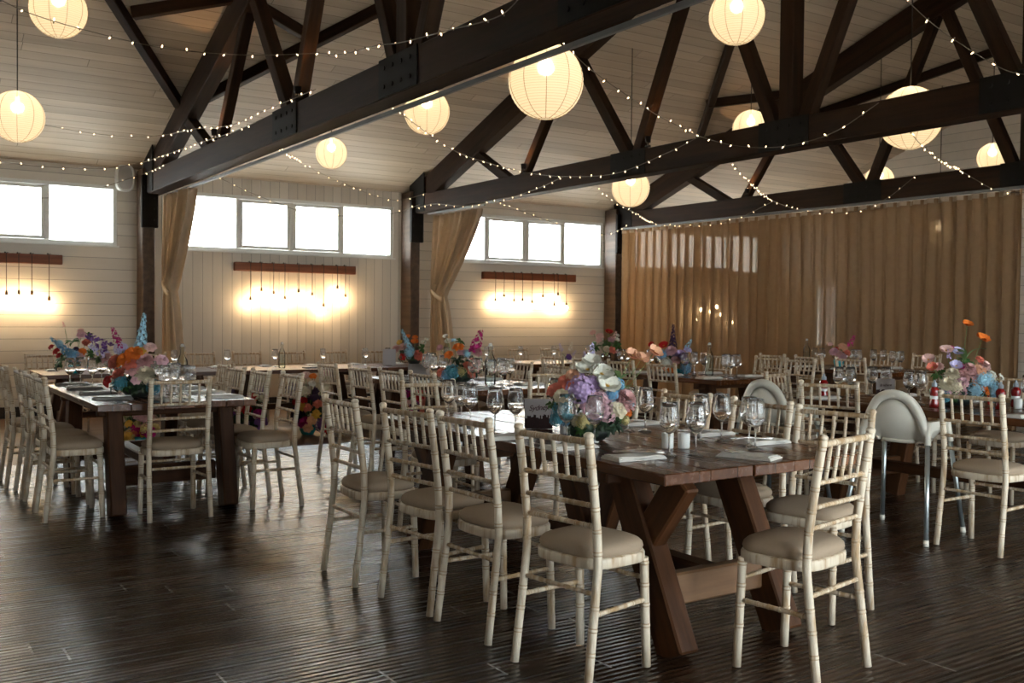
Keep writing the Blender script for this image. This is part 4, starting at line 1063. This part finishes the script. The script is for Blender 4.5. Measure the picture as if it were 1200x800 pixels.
NTH = ['first', 'second', 'third', 'fourth', 'fifth', 'sixth', 'seventh', 'eighth', 'ninth', 'tenth', 'eleventh', 'twelfth', 'thirteenth']
for k in range(13):
    chair(1.83 + .62 * k, 12.93, 270, 'limewashed chair, %s from left behind the window-wall tables' % NTH[k], FL)
highchair(5.46, 3.80, 12, 'white high chair at the right table, nearer to the viewer')
highchair(5.49, 4.86, 6, 'white high chair at the right table, farther from the viewer')

BQ = [(1.60, 7.10, .275), (4.36, 7.42, .24), (7.10, 7.55, .21), (9.95, 7.85, .17), (6.30, 3.98, .24), (1.95, 11.62, .24), (6.3, 11.95, .36), (9.45, 11.72, .28), (8.85, 11.9, .2), (2.14, 7.98, .09), (4.36, 11.75, .1), (6.95, 12.2, .1), (4.42, 7.02, .1), (7.13, 7.2, .1), (9.9, 8.3, .1),
      (1.75, 7.22, .08), (6.42, 3.62, .08), (5.92, 4.8, .09), (6.02, 3.97, .09), (6.53, 3.7, .09), (6.28, 3.66, .09), (6.33, 4.57, .13), (4.33, 8.12, .13), (5.85, 11.8, .12)]
def free(x, y):
    for _ in range(30):
        hit = False
        for a, b, r in BQ:
            d = math.hypot(x - a, y - b)
            if d < r: k = (r + .004) / max(d, 1e-3); x, y = a + (x - a) * k, b + (y - b) * k; hit = True
        if not hit: break
    BQ.append((x, y, .092)); return x, y
# ------------------------------------------------------------------ place settings
def setting(tab, side, n, x, y, deg, z, near=False, water=0, grey=False, two=True):
    """A diner's place at the table edge point (x, y); deg: the way the diner faces."""
    a = R(deg); f = V((cos(a), sin(a), 0)); r = V((sin(a), -cos(a), 0)); p = V((x, y, 0))
    q = p + f * .155
    where = '%s place on the %s side of %s' % (n, side, tab)
    napkin(q.x, q.y, z, deg - 90 + random.uniform(-4, 4), ('grey' if grey else 'white') + ' folded napkin at the ' + where, grey)
    if near or two:
        c = p + f * .19
        cutlery(c.x, c.y, z + (.016 if not grey else .016), deg - 90, 'at the ' + where, True)
    g = p + f * random.uniform(.38, .42) + r * random.uniform(.04, .07); gx, gy = free(g.x, g.y); glass(gx, gy, z, 'right-hand wine glass at the ' + where, near, water % 2 == 0)
    if two:
        g = p + f * random.uniform(.38, .43) - r * random.uniform(.04, .07); gx, gy = free(g.x, g.y); glass(gx, gy, z, 'left-hand wine glass at the ' + where, near, water % 2 == 1)
random.seed(21)
# front table, placed one by one
z = TZ
for x, y, d, lab, nth in ((2.66, 3.11, -4, 'left', 'nearest'), (2.62, 3.50, 3, 'left', 'second nearest'), (2.58, 3.93, 0, 'left', 'third nearest'), (2.62, 4.62, 0, 'left', 'farthest'),
                          (3.52, 3.2, 176, 'right', 'nearest'), (3.53, 3.56, 180, 'right', 'second nearest'), (3.53, 4.1, 180, 'right', 'third nearest'), (3.52, 4.66, 180, 'right', 'farthest')):
    napkin(x, y, z, d - 90, 'white folded napkin at the %s place on the %s side of the front table' % (nth, lab))
    cutlery(x + .05 * cos(R(d)), y + .03, z + .018, d - 118, 'at the %s place on the %s side of the front table' % (nth, lab))
napkin(3.11, 2.90, z, 20, 'white folded napkin at the near end of the front table'); cutlery(3.06, 3.02, z + .017, -5, 'at the near end of the front table')
for k, (x, y, w, lab) in enumerate(((2.835, 3.09, 0, 'near left, beside the nearest napkin'), (2.94, 3.04, 1, 'near left, right of its twin'), (2.76, 3.50, 1, 'in front of the bouquet, right one'), (2.70, 3.63, 0, 'in front of the bouquet, left one'),
        (2.63, 4.13, 0, 'by the Sydney card, left one'), (2.70, 4.05, 1, 'by the Sydney card, right one'), (2.69, 4.56, 1, 'far left, nearer one'), (2.72, 4.75, 0, 'far left, farther one'), (2.66, 4.42, 1, 'far left, beside the third napkin'),
        (3.336, 3.815, 0, 'behind the bouquet, right one'), (3.26, 3.86, 0, 'behind the bouquet, left one'), (3.29, 3.37, 1, 'right side, left of a pair behind the candles'), (3.385, 3.33, 0, 'right side, right of a pair behind the candles'),
        (3.36, 3.135, 1, 'near right, left of a close pair'), (3.32, 3.06, 0, 'near right, right of a close pair'), (3.3, 4.45, 0, 'far right, nearer one'), (3.34, 4.6, 0, 'far right, farther one'))):
    glass(x, y, z, 'clear wine glass on the front table, ' + lab, True, bool(w))
def side_settings(tab, x, ys, side, deg, z=TZ, grey=False):
    for k, y in enumerate(ys):
        setting(tab, side, ORD[k] if len(ys) == 4 or k < len(ys) - 1 else 'farthest', x, y, deg, z, False, k, grey)
for k, (x, y) in enumerate(((1.36, 8.25), (1.45, 8.33), (1.51, 8.18), (1.62, 8.40), (1.63, 8.05), (1.60, 7.62), (1.53, 7.44), (1.615, 7.40))):
    BQ.append((x, y, .09)); glass(x, y, TZ, 'clear wine glass on the left table, %s of eight by its bouquet' % NTH[k], True, k % 3 != 2)
for k, y in enumerate((6.95, 7.42, 7.92, 8.42)):
    napkin(1.41, y, TZ, -90, 'grey folded napkin, %s on the left side of the left table' % ORD[k], True); cutlery(1.42, y + .02, TZ + .016, -90, '%s on the left side of the left table' % ORD[k])
side_settings(LEFT, 2.26, (6.78, 7.2, 7.68, 8.2), 'right', 180)
setting(LEFT, 'near end', 'only', 1.72, 6.57, 90, TZ, False, 0)
side_settings(MID, 3.92, (6.75, 7.1, 7.52, 8.0), 'left', 0); side_settings(MID, 4.92, (6.95, 7.6, 8.2), 'right', 180)
side_settings(CURT, 6.66, (6.88, 7.42, 7.95, 8.45), 'left', 0); side_settings(CURT, 7.6, (6.95, 7.5, 8.1), 'right', 180)
side_settings(RIGHT, 5.74, (3.29, 4.18, 4.78), 'left', 0); side_settings(RIGHT, 6.82, (3.5, 4.12, 4.68), 'right', 180)
side_settings(FARR, 9.4, (6.95, 7.5, 8.05), 'left', 0); side_settings(FARR, 10.45, (7.35, 7.95), 'right', 180)
for k in range(13):
    x = 1.83 + .62 * k
    if k > 0: gx, gy = free(x + .06, 12.02 - .05 * (k % 2)); glass(gx, gy, ZH, 'wine glass, %s from left on the window-wall tables' % NTH[k - 1], False)
    napkin(x, 12.22, ZH, 0, 'white folded napkin, %s from left on the window-wall tables' % NTH[k])

candle(3.005, 3.285, TZ, 'white candle holder on the front table, left of the pair'); candle(3.07, 3.25, TZ, 'white candle holder on the front table, right of the pair')
candle(2.92, 3.95, TZ, 'small white candle holder left of the front bouquet', .018, .05)
candle(1.75, 7.22, TZ, 'white candle holder beside the bouquet on the left table'); candle(6.42, 3.62, TZ, 'white candle holder at the right end of the right table')
water_bottle(2.14, 7.98, TZ, 'clear stoppered water bottle on the left table', 1.05); water_bottle(4.36, 11.75, ZH, 'clear stoppered water bottle on the second window-wall table'); water_bottle(6.95, 12.2, ZH, 'clear stoppered water bottle on the third window-wall table', 1.1)
water_bottle(4.42, 7.02, TZ, 'clear stoppered water bottle right of the bouquet on the middle table', 1.1); water_bottle(7.13, 7.2, TZ, 'clear stoppered water bottle right of the bouquet on the curtain-side table', 1.05); water_bottle(9.9, 8.3, TZ, 'clear stoppered water bottle on the far back-right table', 1.05)
sauce_bottle(5.92, 4.8, TZ, 'red sauce bottle with grey cap at the far end of the right table'); sauce_bottle(6.02, 3.97, TZ, 'red sauce bottle with grey cap left of the right bouquet'); sauce_bottle(6.53, 3.70, TZ, 'red sauce bottle with grey cap right of the right bouquet'); sauce_bottle(6.28, 3.66, TZ, 'red sauce bottle with grey cap in front of the right bouquet')
place_card(2.93, 4.18, TZ, -32, .145, .155, 'grey name card reading Sydney above a dark skyline on the front table', 'Sydney')
place_card(6.33, 4.57, TZ, -46, .13, .145, 'white name card reading Brisbane above a dark skyline on the right table', 'Brisbane')
place_card(4.33, 8.12, TZ, -30, .20, .13, 'grey name card on the middle table behind its bouquet', None, False)
place_card(5.85, 11.8, ZH, -30, .17, .22, 'pale tall card on the window-wall table left of the bouquet', None, False)
mb = MB(); mb.box((0, 0, .008), (.26, .12, .016), .003); o = mb.build('menu_folder', M['menu'], None, loc=(4.72, 11.62, ZH)); tag(o, 'flat black folder on the second window-wall table', 'folder')

# ------------------------------------------------------------------ flowers
bouquet('big mixed bouquet of white poppies and lilac hydrangea on the front table', (2.885, 3.69, TZ), .0040, [
 ('rose', 'coral', -44, 59, 10), ('rose', 'coral', -30, 69, 11), ('rose', 'peach', -22, 77, 9), ('rose', 'cream', -36, 53, 10, 12), ('hyd', 'lilac', -12, 60, 19, 8), ('hyd', 'pink', 7, 47, 15, 10), ('hyd', 'lilac', 3, 66, 11, 6),
 ('poppy', 'white', -4, 82, 15, 2), ('poppy', 'white', 12, 77, 15, 6), ('poppy', 'white', 1, 91, 12, -4), ('poppy', 'white', 18, 64, 16, 12), ('hyd', 'blue', 32, 66, 8, 4), ('hyd', 'blue', 24, 54, 9, 8), ('hyd', 'blue', 28, 60, 7, 2),
 ('hyd', 'pink', 14, 34, 17, 10), ('rose', 'pink', -2, 40, 11, 12), ('carn', 'dusty', 41, 49, 17, 4), ('carn', 'dusty', 34, 38, 12, 0), ('rose', 'cream', 31, 38, 12, 14), ('rose', 'orange', 44, 34, 6, 6), ('carn', 'sky', 47, 45, 6, 6),
 ('hyd', 'teal', -35, 36, 12, 10), ('hyd', 'teal', -40, 25, 9, 10), ('hyd', 'blue', -30, 24, 8, 8), ('hyd', 'yellow', -9, 22, 11, 14), ('carn', 'yellow', 2, 24, 9, 14), ('carn', 'cream', -18, 24, 8, 14), ('hyd', 'yellow', 40, 24, 6, 6),
 ('leaf', 'leafd', 18, 15, 16, 10), ('leaf', 'leafd', 30, 16, 14, 6), ('leaf', 'leafd', -24, 13, 13, 6), ('leaf', 'leafd', 2, 12, 14, 12), ('leaf', 'leaf', -46, 42, 9, 4), ('leaf', 'leaf', 36, 28, 10, 4), ('leaf', 'leafd', 0, 45, 22, -8),
 ('blade', 'leafl', 31, 68, 26, -4), ('blade', 'leafl', 36, 58, 20, -4), ('poppy', 'peach', 49, 99, 11, -6), ('poppy', 'peach', 60, 95, 10, -8), ('poppy', 'peach', 76, 103, 11, -14), ('sprig', 'lav', 2, 88, 26, -14), ('sprig', 'lav', -6, 84, 20, -14)], 'darkbowl', 24, 14, 1)
bouquet('loose bouquet of blue delphinium in a turquoise bowl on the leftmost window-wall table', (1.95, 11.62, ZH), .0090, [
 ('spire', 'blue', 5, 18, 40, 4, (-.72, -.1, .62)), ('hyd', 'blue', 4, 22, 8, 8), ('hyd', 'sky', -14, 36, 5, 6), ('rose', 'red', -25, 32, 4, 4), ('rose', 'red', -18, 27, 5, 6), ('rose', 'red', -15, 22, 4, 6), ('rose', 'pink', 11, 47, 6, 2), ('rose', 'blush', 9, 52, 4, 0),
 ('carn', 'coral', 17, 38, 6, 2), ('poppy', 'white', 22, 33, 4, 2), ('poppy', 'white', 29, 36, 4, 0), ('rose', 'orange', 13, 27, 5, 4), ('carn', 'dusty', 11, 21, 7, 8), ('carn', 'dark', 5, 30, 4, 4), ('sprig', 'dusty', -10, 54, 9, 0, (-.3, 0, 1)),
 ('leaf', 'leaf', -12, 16, 11, 6), ('leaf', 'leaf', -2, 38, 9, -2), ('leaf', 'leaf', 16, 44, 8, -4), ('leaf', 'leafd', 2, 14, 10, 4), ('leaf', 'leafd', -16, 8, 7, 8), ('leaf', 'leaf', 22, 24, 8, 0)], 'turq', 9, 10, 2)
bouquet('bouquet of orange roses and tall blue delphinium on the left table', (1.60, 7.10, TZ), .0061, [
 ('rose', 'orange', -10, 43, 11, 10), ('rose', 'orange', -1, 50, 11, 8), ('rose', 'coral', -4, 38, 9, 12), ('rose', 'mustard', 6, 52, 7, 4), ('carn', 'coral', -22, 40, 11, 6), ('carn', 'dusty', 10, 42, 12, 6), ('rose', 'blush', 14, 56, 8, 0), ('rose', 'pink', 28, 42, 8, 0), ('carn', 'cream', 12, 28, 12, 10), ('hyd', 'cream', 16, 20, 8, 10),
 ('spire', 'sky', 4, 54, 42, 2, (.12, 0, 1)), ('sprig', 'magenta', -18, 56, 24, 4, (-.35, -.1, 1)), ('sprig', 'purple', -24, 48, 40, 0, (-.95, 0, .62)), ('sprig', 'lav', -28, 42, 30, 2, (-.9, 0, .55)), ('sprig', 'magenta', -14, 52, 16, 8, (-.3, -.3, 1)),
 ('rose', 'dusty', -34, 44, 7, 4), ('carn', 'leafl', -42, 42, 6, 2), ('rose', 'red', -30, 18, 7, 10), ('hyd', 'teal', -14, 16, 9, 12), ('hyd', 'teal', 22, 12, 9, 10), ('carn', 'coral', -18, 26, 9, 10), ('rose', 'dusty', 0, 32, 9, 12), ('hyd', 'lav', -18, 54, 8, 2), ('rose', 'pink', 4, 20, 6, 14),
 ('leaf', 'leafd', -6, 8, 14, 8), ('leaf', 'leafd', 14, 8, 12, 6), ('leaf', 'leafd', -22, 10, 12, 6), ('leaf', 'leafd', 0, 30, 18, -8)], 'darkbowl', 16, 10, 3)
bouquet('bouquet with a blue delphinium spike and orange poppies on the third window-wall table', (6.30, 11.95, ZH), .0112, [
 ('spire', 'sky', -3, 14, 32, 4, (-.42, 0, 1)), ('carn', 'dusty', -22, 19, 6, 4), ('carn', 'blush', -13, 22, 6, 4), ('rose', 'mustard', -18, 27, 4, 2), ('poppy', 'orange', -8, 33, 4, 0), ('poppy', 'orange', 1, 32, 4, 0), ('poppy', 'orange', 1, 27, 5, 4), ('rose', 'red', -13, 10, 5, 8),
 ('poppy', 'white', 11, 26, 4, 0), ('poppy', 'white', 14, 30, 3, 0), ('leaf', 'leaf', 10, 19, 8, 2), ('carn', 'coral', 6, 12, 8, 6), ('hyd', 'sky', -5, 14, 7, 8), ('carn', 'peach', 14, 12, 5, 4), ('leaf', 'leafd', -14, 8, 9, 4), ('leaf', 'leafd', 2, 6, 9, 4)], 'darkbowl', 8, 7, 4)
bouquet('bouquet of coral roses and magenta sprigs over teal hydrangea on the middle table', (4.36, 7.42, TZ), .0074, [
 ('hyd', 'teal', -8, 12, 10, 10), ('hyd', 'blue', -14, 8, 8, 10), ('rose', 'orange', -13, 33, 6, 4), ('rose', 'orange', -2, 42, 7, 0), ('carn', 'pink', 2, 36, 6, 2), ('carn', 'coral', 10, 20, 7, 8), ('rose', 'coral', 14, 12, 7, 8), ('hyd', 'yellow', 2, 13, 7, 10), ('carn', 'dusty', 20, 37, 8, 0), ('hyd', 'sky', 8, 34, 5, 2),
 ('sprig', 'magenta', 14, 26, 38, 2, (.3, 0, 1)), ('sprig', 'magenta', 14, 30, 22, 4, (.1, -.2, 1)), ('poppy', 'white', -17, 53, 4, -2), ('poppy', 'white', -14, 47, 5, -2), ('poppy', 'sky', -8, 48, 4, -4), ('carn', 'pink', -24, 41, 5, 0), ('rose', 'coral', -22, 12, 6, 6), ('rose', 'dusty', 20, 24, 6, 4),
 ('leaf', 'leafd', 8, 18, 14, -2), ('leaf', 'leafd', 18, 12, 11, 2), ('leaf', 'leafd', -4, 26, 10, -2), ('leaf', 'leaf', 0, 48, 7, -6), ('leaf', 'leafd', 6, 5, 12, 6)], 'darkbowl', 14, 8, 5)
bouquet('bouquet of blush roses with bright green leaves on the rightmost window-wall table', (9.45, 11.72, ZH), .0128, [
 ('rose', 'blush', -16, 34, 4, 0), ('rose', 'blush', -8, 30, 5, 2), ('rose', 'blush', -9, 25, 4, 4), ('poppy', 'red', 3, 34, 5, 0), ('carn', 'pink', 6, 26, 5, 2), ('poppy', 'white', 12, 25, 4, 0), ('poppy', 'white', 13, 30, 3, 0), ('leaf', 'leaf', -13, 18, 8, 2), ('leaf', 'leaf', 13, 18, 8, 2), ('leaf', 'leaf', 2, 21, 8, -2),
 ('carn', 'cream', 0, 15, 5, 6), ('rose', 'coral', 7, 14, 5, 6), ('carn', 'dusty', 12, 13, 4, 4), ('sprig', 'blush', 6, 22, 15, 4, (.4, 0, 1))], 'bottle', 6, 9, 6)
bouquet('bouquet with a dark purple spike and red poppies on the curtain-side table', (7.10, 7.55, TZ), .0090, [
 ('spire', 'dark', -12, 28, 30, 0, (.02, 0, 1)), ('poppy', 'red', -36, 33, 4, 0), ('poppy', 'red', -22, 32, 6, 2), ('carn', 'pink', -15, 27, 8, 6), ('carn', 'lilac', -4, 22, 9, 4), ('hyd', 'blue', -24, 22, 6, 4), ('hyd', 'blue', 2, 5, 7, 10), ('hyd', 'white', -20, 12, 7, 8), ('carn', 'orange', -20, 9, 6, 8), ('poppy', 'peach', -36, 20, 7, 2), ('carn', 'dusty', -10, 16, 7, 8),
 ('sprig', 'sky', 2, 26, 16, 0, (.5, 0, .9)), ('rose', 'orange', -14, 5, 5, 10), ('leaf', 'leafd', -10, 12, 12, 0), ('leaf', 'leafd', 4, 8, 9, 2), ('rose', 'lav', 6, 28, 5, -2)], 'turq', 8, 6, 7)
bouquet('small bouquet of pink and peach roses in a turquoise vase on the far back-right table', (9.95, 7.85, TZ), .0107, [
 ('carn', 'pink', -7, 18, 6, 4), ('rose', 'peach', 4, 23, 6, 2), ('rose', 'dusty', -2, 15, 5, 6), ('rose', 'coral', 8, 17, 5, 4), ('carn', 'cream', 12, 14, 4, 2), ('sprig', 'magenta', 10, 20, 18, 0, (.45, 0, 1)), ('rose', 'pink', 2, 12, 5, 8), ('rose', 'red', -4, 21, 3, 2), ('leaf', 'leafd', 2, 14, 8, -2), ('rose', 'blush', -10, 26, 3, 0)], 'turq', 6, 9, 8)
bouquet('large bouquet with two tall orange poppies on the right table', (6.30, 3.98, TZ), .0058, [
 ('carn', 'dusty', 10, 44, 10, 8), ('carn', 'cream', -10, 38, 10, 8), ('rose', 'peach', 24, 42, 9, 6), ('carn', 'pink', 0, 28, 9, 12), ('hyd', 'sky', 24, 30, 10, 8), ('carn', 'blush', -24, 46, 7, 2), ('poppy', 'orange', 10, 95, 7, 0), ('poppy', 'orange', 27, 78, 9, 2), ('blade', 'leafl', 8, 54, 26, 0), ('poppy', 'blush', -15, 64, 8, 2), ('poppy', 'blush', -36, 53, 8, 2), ('poppy', 'coral', -32, 44, 7, 4), ('poppy', 'lav', -2, 62, 8, 2), ('sprig', 'lilac', -12, 52, 14, 4), ('rose', 'magenta', -9, 68, 4, 0), ('rose', 'magenta', 3, 46, 5, 6),
 ('poppy', 'lav', -5, 46, 8, 6), ('carn', 'dusty', 2, 35, 10, 8), ('carn', 'dusty', 15, 38, 10, 6), ('carn', 'blush', 31, 47, 9, 2), ('carn', 'cream', -16, 26, 11, 8), ('hyd', 'cream', -6, 22, 10, 10), ('hyd', 'sky', 31, 31, 9, 6), ('hyd', 'sky', 15, 18, 10, 12), ('hyd', 'sky', 40, 20, 10, 4), ('hyd', 'blue', 42, 10, 7, 4), ('hyd', 'white', 36, 34, 8, 4),
 ('rose', 'peach', 20, 25, 8, 8), ('rose', 'orange', 29, 18, 8, 8), ('carn', 'pink', -2, 18, 9, 12), ('poppy', 'white', 50, 33, 5, 0), ('carn', 'red', 34, 6, 6, 8), ('rose', 'red', -12, 36, 5, 6), ('rose', 'coral', 26, 54, 6, 0), ('leaf', 'leaf', 10, 50, 11, -2), ('leaf', 'leaf', -22, 36, 11, -2), ('leaf', 'leafd', 6, 10, 15, 8), ('leaf', 'leafd', 28, 8, 12, 6), ('hyd', 'teal', -20, 10, 8, 10), ('leaf', 'leafd', 10, 30, 18, -8), ('rose', 'pink', -18, 14, 7, 10)], 'darkbowl', 18, 10, 9)
bouquet('few lavender stems in a small vase towards the right window-wall table', (8.85, 11.9, ZH), .0118, [
 ('sprig', 'lav', -6, 10, 14, 0, (-.3, 0, 1)), ('sprig', 'white', 3, 10, 16, 0, (.2, 0, 1)), ('sprig', 'lav', 6, 6, 10, 2, (.6, 0, 1)), ('rose', 'purple', 2, 6, 4, 4)], 'bottle', 3, 6, 10, 'flower vase', 'bud_vase')
FLOOR = dict(vase='turq', vr=9, vh=14)
bouquet('dense floor arrangement of cream and magenta flowers on a turquoise urn by the window wall', (4.42, 11.05, FL), .0122, [
 ('rose', 'cream', -4, 43, 6, 6), ('rose', 'cream', 15, 48, 7, 4), ('rose', 'white', 5, 50, 4, 4), ('rose', 'orange', 5, 57, 4, 2), ('rose', 'coral', 11, 31, 5, 8), ('rose', 'coral', 1, 27, 5, 8), ('rose', 'mustard', 10, 21, 5, 8), ('rose', 'mustard', -5, 28, 5, 8), ('carn', 'magenta', -2, 13, 7, 8), ('rose', 'peach', 6, 15, 5, 10), ('rose', 'peach', 2, 8, 5, 10),
 ('leaf', 'dark', -12, 44, 12, 0), ('leaf', 'dark', 6, 38, 12, 0), ('leaf', 'leafd', 18, 18, 12, 0), ('rose', 'red', 20, 8, 7, 4), ('rose', 'red', -3, 34, 4, 6), ('carn', 'dark', -9, 22, 9, 4), ('carn', 'dusty', 18, 60, 5, -2), ('rose', 'blush', -2, 58, 5, 0), ('carn', 'magenta', 20, 32, 6, 2), ('leaf', 'dark', -8, 12, 11, 0), ('hyd', 'purple', 14, 10, 8, 2), ('carn', 'red', -10, 33, 6, 2), ('leaf', 'leafd', 2, 24, 18, -6)], 'turq', 8, 9, 11)
def floor_flowers(x, label, s, seed, pal):
    s *= 1.15
    rnd = random.Random(seed); spec = []
    for i in range(30):
        spec.append((rnd.choice(('rose', 'carn', 'rose', 'hyd', 'leaf')), rnd.choice(pal), rnd.uniform(-19, 19), rnd.uniform(8, 50), rnd.uniform(4, 8), rnd.uniform(2, 10)))
    spec += [('leaf', 'leafd', -8, 20, 16, -4), ('leaf', 'leafd', 8, 34, 16, -4)]
    bouquet(label, (x, 11.05, FL), s, spec, 'turq', 8, 9, seed)
floor_flowers(3.68, 'floor arrangement of cream and purple flowers half hidden behind the chairs of the left table', .0095, 31, ['cream', 'orange', 'red', 'purple', 'dark', 'peach', 'leafd', 'magenta'])
floor_flowers(2.50, 'floor arrangement of orange and pink flowers seen beneath the left table', .0095, 32, ['mustard', 'coral', 'pink', 'orange', 'magenta', 'yellow', 'dusty'])
floor_flowers(5.75, 'floor arrangement of red flowers seen beneath the middle table', .0095, 33, ['red', 'magenta', 'coral', 'dark', 'dusty', 'mustard'])
